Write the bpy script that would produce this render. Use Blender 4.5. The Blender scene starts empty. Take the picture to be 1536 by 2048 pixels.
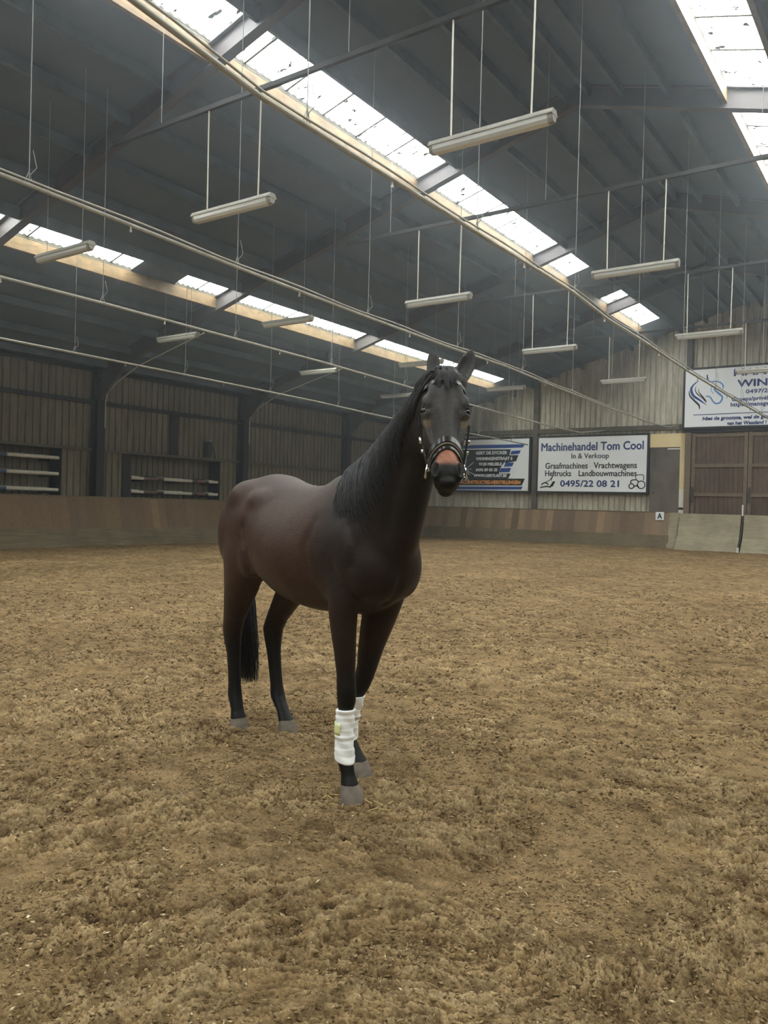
import bpy, bmesh, math, random
import numpy as np
from mathutils import Vector, Matrix

# ------------------------------------------------------------------ camera, sky, light, exposure
SC = bpy.context.scene
COL = SC.collection
YAW, PITCH, ROLL, FPX, CAM_H = 0.6054, -0.0068, 0.0261, 1598.0, 1.5
cy, sy = math.cos(YAW), math.sin(YAW)
fw = Vector((-sy * math.cos(PITCH), cy * math.cos(PITCH), math.sin(PITCH)))
rt = Vector((cy, sy, 0.0))
up = rt.cross(fw)
r2 = rt * math.cos(ROLL) + up * math.sin(ROLL)
u2 = -rt * math.sin(ROLL) + up * math.cos(ROLL)
cam_data = bpy.data.cameras.new('camera')
cam = bpy.data.objects.new('camera', cam_data)
COL.objects.link(cam)
cam.matrix_world = Matrix(((r2.x, u2.x, -fw.x, 0), (r2.y, u2.y, -fw.y, 0), (r2.z, u2.z, -fw.z, CAM_H), (0, 0, 0, 1)))
cam_data.sensor_fit = 'VERTICAL'
cam_data.sensor_height = 36.0
cam_data.lens = FPX / 2048.0 * 36.0
cam_data.clip_end = 300
SC.camera = cam

SKY_STRENGTH = 21.0
EXPOSURE = 0.0
SC.view_settings.view_transform = 'Standard'
SC.view_settings.look = 'None'
SC.view_settings.gamma = 1.0
SC.view_settings.use_curve_mapping = False
SC.view_settings.exposure = EXPOSURE

world = bpy.data.worlds.new('overcast_sky')
SC.world = world
world.use_nodes = True
bg = world.node_tree.nodes['Background']
bg.inputs[0].default_value = (0.93, 0.97, 1.0, 1)
bg.inputs[1].default_value = SKY_STRENGTH

# hall dimensions (metres); x runs across the hall, y along it towards the far gable
XL, XR, RIDGE = -23.0, 10.0, -6.5
YB, YF = -10.2, 36.4
SLOPE = 0.286
Z0 = 7.72 + SLOPE * 16.47
def roof_z(x):
    xx = x if x <= RIDGE else 2 * RIDGE - x
    return Z0 + SLOPE * xx
RAFTERS = [-10.0, -3.6, 3.0, 9.6, 16.25, 22.95, 29.7]
# skylight strips: x range and the y spans that are glazed
def mir(x): return 2 * RIDGE - x
STRIPS = [(-10.5, -9.5, [(YB, 25.65), (28.9, 33.85)]),
          (-17.33, -16.44, [(YB, 13.25), (14.7, 33.9)]),
          (mir(-9.5), mir(-10.5), [(YB, 33.9)]),
          (mir(-16.44), mir(-17.33), [(YB, 33.9)])]
# daylight enters through the glazed strips: sampling portals in the openings
for i, (xa, xb, spans) in enumerate(STRIPS):
    for (ya, yb) in spans:
        ld = bpy.data.lights.new('skylight_portal', 'AREA')
        ld.shape = 'RECTANGLE'
        sl = SLOPE if xb < RIDGE else -SLOPE
        ld.size = (xb - xa) * math.sqrt(1 + sl * sl)
        ld.size_y = yb - ya
        ld.cycles.is_portal = True
        lo = bpy.data.objects.new('skylight_portal', ld)
        COL.objects.link(lo)
        xm = (xa + xb) / 2
        lo.location = (xm, (ya + yb) / 2, roof_z(xm) + 0.06)
        lo.rotation_euler = (0, -math.atan(sl), 0)

# ------------------------------------------------------------------ helpers
RNG = np.random.default_rng(7)
ORIGIN = {}
def srgb(r, g, b):
    f = lambda c: (c / 255 / 12.92) if c / 255 <= 0.04045 else ((c / 255 + 0.055) / 1.055) ** 2.4
    return (f(r), f(g), f(b), 1.0)

def link_mesh(name, verts, faces, mat, parent=None, smooth=False, local=False, auto=None):
    v = np.asarray(verts, dtype=np.float64).reshape(-1, 3)
    if parent is not None and not local:
        v = v - np.array(ORIGIN.get(parent.name, (0, 0, 0)))
    me = bpy.data.meshes.new(name)
    me.from_pydata(v.tolist(), [], [list(map(int, f)) for f in faces])
    me.update()
    if mat is not None:
        me.materials.append(mat)
    if smooth:
        me.polygons.foreach_set('use_smooth', [True] * len(me.polygons))
    o = bpy.data.objects.new(name, me)
    COL.objects.link(o)
    if parent is not None:
        o.parent = parent
        ORIGIN[o.name] = ORIGIN.get(parent.name, (0, 0, 0))
    if auto is not None:
        me.set_sharp_from_angle(angle=math.radians(auto))
    return o

def thing(name, label, cat, loc=(0, 0, 0), group=None):
    o = bpy.data.objects.new(name, None)
    COL.objects.link(o)
    o.location = loc
    o.empty_display_size = 0.1
    ORIGIN[o.name] = tuple(loc)
    o['label'] = label
    o['category'] = cat
    if group: o['group'] = group
    return o

def tag(o, label, cat, group=None, kind=None):
    o['label'] = label
    o['category'] = cat
    if group: o['group'] = group
    if kind: o['kind'] = kind
    return o

def struct(o, label=None):
    o['kind'] = 'structure'
    if label: o['label'] = label
    return o

class MB:
    """collects shapes that end up as ONE mesh"""
    def __init__(s): s.v = []; s.f = []; s.n = 0
    def add(s, v, f):
        v = np.asarray(v, float).reshape(-1, 3)
        s.v.append(v)
        s.f += [[i + s.n for i in q] for q in f]
        s.n += len(v)
        return s
    def box(s, a, b):
        (x0, y0, z0), (x1, y1, z1) = a, b
        return s.add([(x0, y0, z0), (x1, y0, z0), (x1, y1, z0), (x0, y1, z0), (x0, y0, z1), (x1, y0, z1), (x1, y1, z1), (x0, y1, z1)],
                     [(3, 2, 1, 0), (4, 5, 6, 7), (0, 1, 5, 4), (1, 2, 6, 5), (2, 3, 7, 6), (3, 0, 4, 7)])
    def prism(s, poly, d):
        """closed polygon (3d points) extruded by vector d"""
        p = np.asarray(poly, float); n = len(p); d = np.asarray(d, float)
        v = np.vstack([p, p + d])
        f = [list(range(n))[::-1], list(range(n, 2 * n))] + [(i, (i + 1) % n, n + (i + 1) % n, n + i) for i in range(n)]
        return s.add(v, f)
    def tube(s, pts, r, k=8, cap=True):
        pts = np.asarray(pts, float); n = len(pts)
        rr = np.full(n, r) if np.isscalar(r) else np.asarray(r, float)
        t = np.gradient(pts, axis=0); t /= np.linalg.norm(t, axis=1)[:, None] + 1e-12
        u = np.cross(t[0], (0, 0, 1.0))
        if np.linalg.norm(u) < 1e-3: u = np.cross(t[0], (1.0, 0, 0))
        u /= np.linalg.norm(u)
        ang = np.arange(k) * 2 * math.pi / k
        vs = []
        for i in range(n):
            u = u - t[i] * np.dot(u, t[i]); u /= np.linalg.norm(u) + 1e-12
            w = np.cross(t[i], u)
            vs.append(pts[i] + rr[i] * (np.cos(ang)[:, None] * u + np.sin(ang)[:, None] * w))
        f = [(i * k + j, i * k + (j + 1) % k, (i + 1) * k + (j + 1) % k, (i + 1) * k + j) for i in range(n - 1) for j in range(k)]
        if cap: f += [list(range(k))[::-1], list(range((n - 1) * k, n * k))]
        return s.add(np.vstack(vs), f)
    def loft(s, rings, cap=True, closed=True):
        k = len(rings[0]); n = len(rings)
        f = [(i * k + j, i * k + (j + 1) % k, (i + 1) * k + (j + 1) % k, (i + 1) * k + j) for i in range(n - 1) for j in range(k if closed else k - 1)]
        if cap: f += [list(range(k))[::-1], list(range((n - 1) * k, n * k))]
        return s.add(np.vstack(rings), f)
    def ball(s, c, r, axes=None, nu=16, nv=10):
        r = np.array([r, r, r] if np.isscalar(r) else r, float)
        A = np.eye(3) if axes is None else np.asarray(axes, float)
        v = [np.array([0, 0, 1.0])]
        for i in range(1, nv):
            th = math.pi * i / nv
            for j in range(nu):
                ph = 2 * math.pi * j / nu
                v.append(np.array([math.sin(th) * math.cos(ph), math.sin(th) * math.sin(ph), math.cos(th)]))
        v.append(np.array([0, 0, -1.0]))
        v = np.array(v) * r @ A + np.asarray(c, float)
        f = [(0, 1 + j, 1 + (j + 1) % nu) for j in range(nu)]
        for i in range(nv - 2):
            for j in range(nu):
                a = 1 + i * nu + j; b = 1 + i * nu + (j + 1) % nu
                f.append((a, a + nu, b + nu, b))
        L = len(v) - 1; o = 1 + (nv - 2) * nu
        f += [(o + j, L, o + (j + 1) % nu) for j in range(nu)]
        return s.add(v, f)
    def build(s, name, mat, parent=None, smooth=False, local=False, auto=None):
        return link_mesh(name, np.vstack(s.v), s.f, mat, parent, smooth, local, auto)

# ------------------------------------------------------------------ materials
class NT:
    def __init__(s, name):
        s.m = bpy.data.materials.new(name); s.m.use_nodes = True
        s.t = s.m.node_tree; s.t.nodes.clear()
        s.out = s.n('ShaderNodeOutputMaterial')
    def n(s, t, **kw):
        nd = s.t.nodes.new(t)
        for k, v in kw.items(): setattr(nd, k, v)
        return nd
    def l(s, a, b): s.t.links.new(a, b)
    def coord(s, scale=(1, 1, 1), kind='Object'):
        tc = s.n('ShaderNodeTexCoord'); mp = s.n('ShaderNodeMapping')
        mp.inputs['Scale'].default_value = scale
        s.l(tc.outputs[kind], mp.inputs['Vector'])
        return mp.outputs[0]
    def noise(s, vec, scale, detail=4, rough=0.55):
        nd = s.n('ShaderNodeTexNoise'); nd.inputs['Scale'].default_value = scale
        nd.inputs['Detail'].default_value = detail; nd.inputs['Roughness'].default_value = rough
        s.l(vec, nd.inputs['Vector']); return nd.outputs['Fac']
    def ramp(s, fac, stops, interp='LINEAR'):
        nd = s.n('ShaderNodeValToRGB'); cr = nd.color_ramp; cr.interpolation = interp
        while len(cr.elements) < len(stops): cr.elements.new(0.5)
        for e, (p, c) in zip(cr.elements, stops):
            e.position = p; e.color = c if len(c) == 4 else (*c, 1)
        s.l(fac, nd.inputs[0]); return nd.outputs[0]
    def mix(s, fac, a, b, blend='MIX'):
        nd = s.n('ShaderNodeMix', data_type='RGBA', blend_type=blend)
        for sock, val in ((nd.inputs[0], fac), (nd.inputs[6], a), (nd.inputs[7], b)):
            if isinstance(val, (int, float)): sock.default_value = val
            elif isinstance(val, tuple): sock.default_value = val
            else: s.l(val, sock)
        return nd.outputs[2]
    def bump(s, h, strength=0.3, dist=0.02):
        nd = s.n('ShaderNodeBump'); nd.inputs['Strength'].default_value = strength; nd.inputs['Distance'].default_value = dist
        s.l(h, nd.inputs['Height']); return nd.outputs[0]
    def pbsdf(s, color, rough=0.6, metal=0.0, spec=0.5, normal=None, **kw):
        b = s.n('ShaderNodeBsdfPrincipled')
        if isinstance(color, tuple): b.inputs['Base Color'].default_value = color
        else: s.l(color, b.inputs['Base Color'])
        if isinstance(rough, (int, float)): b.inputs['Roughness'].default_value = rough
        else: s.l(rough, b.inputs['Roughness'])
        b.inputs['Metallic'].default_value = metal
        b.inputs['Specular IOR Level'].default_value = spec
        for k, v in kw.items(): b.inputs[k].default_value = v
        if normal is not None: s.l(normal, b.inputs['Normal'])
        s.l(b.outputs[0], s.out.inputs[0]); return b

def plain(name, col, rough=0.6, metal=0.0, spec=0.4, var=0.18, scale=3.0, bump=0.0):
    t = NT(name); c = t.coord()
    nz = t.noise(c, scale, 5)
    lo = tuple(x * (1 - var) for x in col[:3]) + (1,); hi = tuple(min(1, x * (1 + var)) for x in col[:3]) + (1,)
    cc = t.ramp(nz, [(0.3, lo), (0.7, hi)])
    t.pbsdf(cc, rough, metal, spec, t.bump(nz, bump, 0.01) if bump else None)
    return t.m

def sheet_mat(name, base, dark, streak, pitch=0.25, axis=1):
    """profiled metal cladding: dusty pans with stains that ran down them"""
    t = NT(name)
    a = t.noise(t.coord((1.0, 1.0, 0.16)), 5.0, 6, 0.65); b = t.noise(t.coord(), 0.45, 4); d = t.noise(t.coord((1, 1, 0.5)), 2.4, 6, 0.65)
    col = t.mix(t.ramp(a, [(0.36, (0.75, 0.75, 0.75, 1)), (0.62, (0, 0, 0, 1))]), base, dark)
    col = t.mix(t.ramp(b, [(0.42, (0, 0, 0, 1)), (0.72, (streak, streak, streak, 1))]), col, dark)
    col = t.mix(t.ramp(d, [(0.60, (0, 0, 0, 1)), (0.78, (0.5, 0.5, 0.5, 1))]), col, srgb(62, 52, 40))
    t.pbsdf(col, 0.55, 0.0, 0.35)
    return t.m

def plank_mat(name, cols, width, axis=1, rough=0.6):
    """boards of varying tone, cell per board along one axis"""
    t = NT(name); c = t.coord()
    sep = t.n('ShaderNodeSeparateXYZ'); t.l(c, sep.inputs[0])
    dv = t.n('ShaderNodeMath', operation='DIVIDE'); t.l(sep.outputs[axis], dv.inputs[0]); dv.inputs[1].default_value = width
    fl = t.n('ShaderNodeMath', operation='FLOOR'); t.l(dv.outputs[0], fl.inputs[0])
    wn = t.n('ShaderNodeTexWhiteNoise', noise_dimensions='1D'); t.l(fl.outputs[0], wn.inputs['W'])
    n = len(cols)
    base = t.ramp(wn.outputs['Value'], [(i / n, cc) for i, cc in enumerate(cols)], 'CONSTANT')
    sc = [4, 4, 4]; sc[2] = 0.6
    g = t.noise(t.coord(tuple(sc)), 6, 6, 0.6)
    base = t.mix(t.ramp(g, [(0.3, (0.75, 0.75, 0.75, 1)), (0.7, (1.15, 1.15, 1.15, 1))]), (0, 0, 0, 1), base)
    g2 = t.ramp(g, [(0.3, (0.72, 0.72, 0.72, 1)), (0.7, (1.1, 1.1, 1.1, 1))])
    col = t.mix(1.0, t.ramp(wn.outputs['Value'], [(i / n, cc) for i, cc in enumerate(cols)], 'CONSTANT'), g2, 'MULTIPLY')
    fr = t.n('ShaderNodeMath', operation='FRACT'); t.l(dv.outputs[0], fr.inputs[0])
    gap = t.ramp(fr.outputs[0], [(0.0, (0.45, 0.45, 0.45, 1)), (0.035, (1, 1, 1, 1))])
    col = t.mix(1.0, col, gap, 'MULTIPLY')
    t.pbsdf(col, rough, 0, 0.3, t.bump(g, 0.15, 0.01))
    return t.m

M = {}
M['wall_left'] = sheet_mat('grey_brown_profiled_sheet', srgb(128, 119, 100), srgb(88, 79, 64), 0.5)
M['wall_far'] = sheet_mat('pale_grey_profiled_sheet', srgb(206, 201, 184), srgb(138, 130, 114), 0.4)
M['roof'] = plain('dark_slate_roof_sheet', srgb(80, 90, 100), 0.75, 0, 0.25, 0.15, 0.5)
M['steel'] = plain('dark_red_grey_steel', srgb(70, 64, 64), 0.55, 0, 0.4, 0.2, 2)
M['steel_dark'] = plain('dark_painted_steel', srgb(36, 35, 34), 0.6, 0, 0.35, 0.2, 2)
M['purlin_dark'] = plain('dark_purlin_timber', srgb(84, 94, 104), 0.8, 0, 0.2, 0.2, 2)
M['girt'] = plain('dusty_girt', srgb(92, 85, 72), 0.7, 0, 0.3, 0.25, 3)
M['galv'] = plain('galvanised_pipe', srgb(158, 154, 142), 0.5, 0.2, 0.5, 0.2, 6)
M['wire'] = plain('dusty_wire', srgb(140, 142, 140), 0.6, 0.1, 0.4, 0.15, 6)
M['pale_pipe'] = plain('pale_plastic_conduit', srgb(205, 200, 184), 0.5, 0, 0.4, 0.08, 6)
M['lamp_body'] = plain('grey_dusty_lamp_housing', srgb(150, 146, 136), 0.6, 0, 0.4, 0.18, 9)
M['lamp_cap'] = plain('grey_lamp_end_cap', srgb(132, 128, 120), 0.5, 0, 0.4, 0.1, 9)
t = NT('prismatic_lamp_cover'); t.pbsdf(srgb(205, 206, 200), 0.25, 0, 0.5, None, **{'Transmission Weight': 0.25}); M['lamp_lens'] = t.m

def wood_mat(name, c1, c2, stretch, rough=0.65):
    t = NT(name); c = t.coord(stretch)
    a = t.noise(c, 3, 8, 0.65); b = t.noise(t.coord(), 1.2, 3)
    col = t.ramp(a, [(0.3, c1), (0.7, c2)])
    col = t.mix(t.ramp(b, [(0.45, (0, 0, 0, 1)), (0.75, (0.5, 0.5, 0.5, 1))]), col, tuple(x * 0.5 for x in c1[:3]) + (1,))
    t.pbsdf(col, rough, 0, 0.3, t.bump(a, 0.25, 0.01)); return t.m
M['timber'] = wood_mat('weathered_pine_purlin', srgb(92, 74, 50), srgb(132, 108, 76), (3, 1.2, 3))
M['door_wood'] = wood_mat('brown_barn_door_boards', srgb(78, 62, 52), srgb(112, 92, 78), (6, 6, 0.5))
M['door_rail'] = wood_mat('grey_brown_door_rail', srgb(104, 90, 76), srgb(132, 116, 98), (1, 6, 6))
M['kick'] = plank_mat('brown_kickboard_planks', [srgb(118, 94, 70), srgb(124, 100, 74), srgb(112, 90, 68), srgb(120, 96, 72), srgb(138, 112, 82), srgb(114, 92, 68), srgb(122, 98, 74)], 0.32, 1)
M['kick_far'] = plank_mat('brown_kickboard_planks_gable', [srgb(128, 106, 84), srgb(146, 122, 96), srgb(116, 94, 76), srgb(136, 112, 90), srgb(154, 128, 99), srgb(122, 100, 82), srgb(138, 116, 92)], 0.36, 0)
M['kick_low'] = wood_mat('grey_weathered_base_board', srgb(98, 86, 66), srgb(134, 120, 96), (1, 0.4, 6))
M['gate_board'] = wood_mat('grey_plywood_gate_board', srgb(142, 132, 108), srgb(172, 162, 136), (0.8, 1, 4))
M['cream'] = plain('cream_painted_board', srgb(228, 208, 160), 0.6, 0, 0.3, 0.05, 2)
M['white_paint'] = plain('white_paint', srgb(226, 224, 214), 0.55, 0, 0.3, 0.05, 4)
M['black'] = plain('black_paint', srgb(22, 22, 24), 0.5, 0, 0.4, 0.1, 4)
M['sign_white'] = plain('white_banner', srgb(236, 239, 244), 0.45, 0, 0.35, 0.03, 1)
M['sign_frame'] = plain('dark_sign_frame', srgb(32, 34, 38), 0.5, 0, 0.4, 0.1, 3)
M['ink_navy'] = plain('navy_ink', srgb(38, 56, 120), 0.5, 0, 0.3, 0.02, 1)
M['ink_dark'] = plain('dark_ink', srgb(40, 44, 58), 0.5, 0, 0.3, 0.02, 1)
M['ink_black'] = plain('black_ink', srgb(14, 16, 22), 0.5, 0, 0.3, 0.02, 1)
M['ink_blue'] = plain('royal_blue_ink', srgb(38, 74, 150), 0.5, 0, 0.3, 0.02, 1)
M['ink_sky'] = plain('sky_blue_ink', srgb(70, 136, 200), 0.5, 0, 0.3, 0.02, 1)
M['ink_orange'] = plain('orange_ink', srgb(238, 158, 70), 0.5, 0, 0.3, 0.02, 1)
M['ink_white'] = plain('white_ink', srgb(228, 232, 238), 0.5, 0, 0.3, 0.02, 1)
t = NT('scuffed_dark_door_panel'); nz = t.noise(t.coord((1, 1, 0.5)), 1.6, 6, 0.6); sp = t.noise(t.coord(), 3.2, 2)
c_ = t.ramp(nz, [(0.3, srgb(84, 76, 71)), (0.7, srgb(116, 107, 100))]); c_ = t.mix(t.ramp(sp, [(0.66, (0, 0, 0, 1)), (0.72, (0.8, 0.8, 0.8, 1))]), c_, srgb(34, 31, 30))
t.pbsdf(c_, 0.4, 0, 0.4); M['door_panel'] = t.m

# skylight sheet: clear corrugated plastic with moss and leaf dirt lying on it
def skylight_mat(name, thr, tint):
    t = NT(name)
    v = t.noise(t.coord((2.2, 6.5, 1)), 1.5, 5, 0.6)
    dirt = t.ramp(v, [(thr, (0, 0, 0, 1)), (thr + 0.025, (1, 1, 1, 1))])
    st = t.noise(t.coord((0.35, 6, 1)), 1.6, 4)
    clear = t.ramp(st, [(0.35, tint), (0.62, (0.97, 0.98, 0.97, 1))])
    tr = t.n('ShaderNodeBsdfTransparent'); t.l(clear, tr.inputs[0])
    df = t.n('ShaderNodeBsdfDiffuse'); df.inputs[0].default_value = srgb(70, 72, 60)
    mx = t.n('ShaderNodeMixShader'); t.l(dirt, mx.inputs[0]); t.l(tr.outputs[0], mx.inputs[1]); t.l(df.outputs[0], mx.inputs[2])
    t.l(mx.outputs[0], t.out.inputs[0]); return t.m
M['sky_near'] = skylight_mat('clear_skylight_sheet_with_moss', 0.59, (0.86, 0.88, 0.8, 1))
M['sky_low'] = skylight_mat('hazy_skylight_sheet', 0.64, (0.60, 0.62, 0.44, 1))
M['filler'] = plain('grey_foam_filler', srgb(84, 80, 72), 0.9)
M['seam'] = plain('dark_lap_strip', srgb(90, 90, 84), 0.7)

# arena footing
def sand_mat():
    t = NT('brown_arena_sand'); c = t.coord()
    at = t.n('ShaderNodeAttribute'); at.attribute_name = 'tone'
    sp = t.n('ShaderNodeSeparateColor'); t.l(at.outputs['Color'], sp.inputs[0])
    col = t.ramp(sp.outputs[0], [(0.17, srgb(58, 44, 30)), (0.42, srgb(114, 92, 64)), (0.60, srgb(143, 119, 86)), (0.92, srgb(182, 157, 120))])
    bare = t.ramp(sp.outputs[1], [(0.12, (1, 1, 1, 1)), (0.5, (0, 0, 0, 1))])
    nb = t.noise(c, 26, 5, 0.6)
    col = t.mix(bare, col, t.ramp(nb, [(0.3, srgb(138, 114, 82)), (0.7, srgb(164, 138, 102))]))
    d = t.noise(c, 80, 5, 0.7); b = t.noise(c, 6, 8, 0.75); a = t.noise(c, 0.5, 5, 0.6)
    col = t.mix(1.0, col, t.ramp(d, [(0.34, (0.62, 0.60, 0.58, 1)), (0.5, (1, 1, 1, 1)), (0.66, (1.25, 1.24, 1.2, 1))]), 'MULTIPLY')
    col = t.mix(1.0, col, t.ramp(b, [(0.38, (0.56, 0.54, 0.52, 1)), (0.5, (1, 1, 1, 1)), (0.62, (1.22, 1.2, 1.16, 1))]), 'MULTIPLY')
    col = t.mix(1.0, col, t.ramp(a, [(0.35, (0.86, 0.85, 0.84, 1)), (0.68, (1.1, 1.1, 1.08, 1))]), 'MULTIPLY')
    h = t.mix(0.5, b, d)
    t.pbsdf(col, 0.95, 0, 0.1, t.bump(h, 1.0, 0.03)); return t.m
M['sand'] = sand_mat()
M['clod'] = plain('dark_damp_clod', srgb(104, 82, 56), 0.95, 0, 0.1, 0.35, 30, 0.5)
M['chip'] = plain('pale_dry_flake', srgb(178, 152, 112), 0.9, 0, 0.1, 0.3, 20)
M['straw'] = plain('pale_straw', srgb(206, 178, 112), 0.7, 0, 0.3, 0.12, 30)

# ------------------------------------------------------------------ floor
def vnoise(x, y, seed):
    xi = np.floor(x).astype(np.int64); yi = np.floor(y).astype(np.int64)
    fx = x - xi; fy = y - yi
    fx = fx * fx * (3 - 2 * fx); fy = fy * fy * (3 - 2 * fy)
    def h(a, b):
        n = (a * 374761393 + b * 668265263 + seed * 1442695041) & 0xffffffff
        n = ((n ^ (n >> 13)) * 1274126177) & 0xffffffff
        return ((n ^ (n >> 16)) & 0xffff) / 65535.0
    return (h(xi, yi) * (1 - fx) + h(xi + 1, yi) * fx) * (1 - fy) + (h(xi, yi + 1) * (1 - fx) + h(xi + 1, yi + 1) * fx) * fy
def cells(x, y, seed, stretch=1.0):
    """cellular noise: distance to the nearest jittered point, and that cell's random value"""
    xi = np.floor(x).astype(np.int64); yi = np.floor(y).astype(np.int64)
    best = np.full(x.shape, 9.0); val = np.zeros(x.shape)
    def h(a, b, k):
        n = (a * 374761393 + b * 668265263 + (seed * 31 + k) * 1442695041) & 0xffffffff
        n = ((n ^ (n >> 13)) * 1274126177) & 0xffffffff
        return ((n ^ (n >> 16)) & 0xffff) / 65535.0
    for dx in (-1, 0, 1):
        for dy in (-1, 0, 1):
            a, b = xi + dx, yi + dy
            q = np.hypot(x - a - h(a, b, 0), y - b - h(a, b, 1))
            m = q < best
            best = np.where(m, q, best); val = np.where(m, h(a, b, 2), val)
    return best, val
def ground(x, y):
    """height and tone of the churned footing"""
    x = np.asarray(x, float); y = np.asarray(y, float)
    r = np.hypot(x, y)
    z = 0.030 * (vnoise(x * 1.3, y * 1.3, 1) - 0.5) + 0.036 * (vnoise(x * 3.7 + 9, y * 3.7, 2) - 0.5) + 0.022 * (vnoise(x * 8.1, y * 8.1 + 5, 3) - 0.5)
    wx = x + .03 * (vnoise(x * 14, y * 14, 40) - .5) + .014 * (vnoise(x * 40, y * 40, 42) - .5); wy = y + .03 * (vnoise(x * 14, y * 14, 41) - .5) + .014 * (vnoise(x * 40, y * 40, 43) - .5)
    churn = np.clip((vnoise(x * 1.7 + 3, y * 1.7, 50) * .55 + vnoise(x * 4.3, y * 4.3, 51) * .45 - .26) * 3.0, .12, 1)
    tone = np.full(x.shape, .5)
    for k, (fr, amp, rlim, tw) in enumerate(((3.4, .022, 40, .16), (7.0, .022, 28, .22), (16.0, .020, 15, .26), (34.0, .019, 7.5, .36), (66.0, .0115, 4.6, .34))):
        a = .6 * math.pi * (vnoise(x * .8, y * .8, 60 + k) - .2); ca, sa = np.cos(a), np.sin(a)
        u, v = (wx * ca + wy * sa) * fr * .72, (-wx * sa + wy * ca) * fr * 1.25
        F, V = cells(u, v, 70 + k)
        w = np.clip(2.0 - r / rlim, 0, 1) * churn
        dome = np.sqrt(np.clip(1 - (F / .78) ** 2, 0, 1))
        z = z + w * amp * (dome * (.25 + .95 * V) - .45)
        tone = tone + w * tw * ((V - .5) * .8 + (dome - .62) * .75)  # random tone per clod, plus shade painted into the crevices between them
    return z - 0.010, np.clip(tone, 0, 1), churn
def ground_z(x, y): return ground(x, y)[0]
# rings around the standing place, finest where the view falls
va = math.atan2(fw.x, fw.y)
ths = [va - .85]
while ths[-1] < va + .85: ths.append(ths[-1] + .0023)
st_ = .0021
while ths[-1] < va - .85 + 2 * math.pi: st_ = min(.05, st_ * 1.15); ths.append(ths[-1] + st_)
ths = np.array(ths[:-1])
rs = [.25]
while rs[-1] < 1.8: rs.append(rs[-1] * 1.12)
while rs[-1] < 46: rs.append(rs[-1] * (1.0024 if rs[-1] < 9 else 1.0036 if rs[-1] < 26 else 1.01))
rs = np.array(rs)
TH, RR = np.meshgrid(ths, rs)
dx_, dy_ = np.sin(TH), np.cos(TH)
lim = np.minimum(np.where(dx_ < 0, XL / np.minimum(dx_, -1e-9), XR / np.maximum(dx_, 1e-9)), np.where(dy_ < 0, YB / np.minimum(dy_, -1e-9), YF / np.maximum(dy_, 1e-9)))
RC = np.minimum(RR, lim)
GX, GY = RC * dx_, RC * dy_
GZ, GT, GC = ground(GX, GY)
nr_, nt_ = RR.shape
idx = np.arange(nr_ * nt_).reshape(nr_, nt_)
nxt = np.roll(idx, -1, axis=1)
fq = np.stack([idx[:-1], nxt[:-1], nxt[1:], idx[1:]], -1).reshape(-1, 4)[:, ::-1]
out_ = (RR[:-1] >= lim[:-1]) & (np.roll(RR, -1, 1)[:-1] >= np.roll(lim, -1, 1)[:-1])
fq = fq[~out_.reshape(-1)]
me = bpy.data.meshes.new('floor')
vv = np.concatenate([np.stack([GX, GY, GZ], -1).reshape(-1, 3), [[0, 0, 0]]])
used = np.zeros(len(vv), bool); used[fq.ravel()] = True; used[-1] = True
remap = np.cumsum(used) - 1
cen = len(vv) - 1
tri = np.stack([idx[0], np.full(nt_, cen), nxt[0]], -1)
loops = np.concatenate([remap[fq].reshape(-1), remap[tri].reshape(-1)]).astype(np.int32)
starts = np.concatenate([np.arange(0, len(fq) * 4, 4), len(fq) * 4 + np.arange(0, nt_ * 3, 3)]).astype(np.int32)
me.vertices.add(int(used.sum())); me.vertices.foreach_set('co', vv[used].reshape(-1))
me.loops.add(len(loops)); me.loops.foreach_set('vertex_index', loops)
me.polygons.add(len(starts)); me.polygons.foreach_set('loop_start', starts)
me.update(calc_edges=True); me.materials.append(M['sand'])
me.polygons.foreach_set('use_smooth', [True] * len(starts))
tn = np.concatenate([np.stack([GT, GC, GT * 0, GT * 0 + 1], -1).reshape(-1, 4), [[.5, .5, 0, 1]]])[used]
att_ = me.color_attributes.new('tone', 'FLOAT_COLOR', 'POINT'); att_.data.foreach_set('color', tn.astype(np.float32).reshape(-1))
me.validate()
floor = bpy.data.objects.new('floor', me); COL.objects.link(floor)
struct(floor, 'brown churned sand floor of the riding hall')

# ------------------------------------------------------------------ walls
def corrugated(mb, u0, u1, pitch, depth, zlo, zhi, place):
    """trapezoid profile along u; zlo/zhi are functions of u; place(u, d, z) -> xyz"""
    us, ds = [], []
    n = max(1, int(round((u1 - u0) / pitch)))
    p = (u1 - u0) / n
    for i in range(n):
        for a, d in ((0.0, 0), (0.74, 0), (0.80, depth), (0.93, depth)):
            us.append(u0 + (i + a) * p); ds.append(d)
    us.append(u1); ds.append(0)
    v = []
    for u, d in zip(us, ds):
        v.append(place(u, d, zlo(u))); v.append(place(u, d, zhi(u)))
    f = [(2 * i, 2 * i + 2, 2 * i + 3, 2 * i + 1) for i in range(len(us) - 1)]
    mb.add(v, f)

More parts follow.
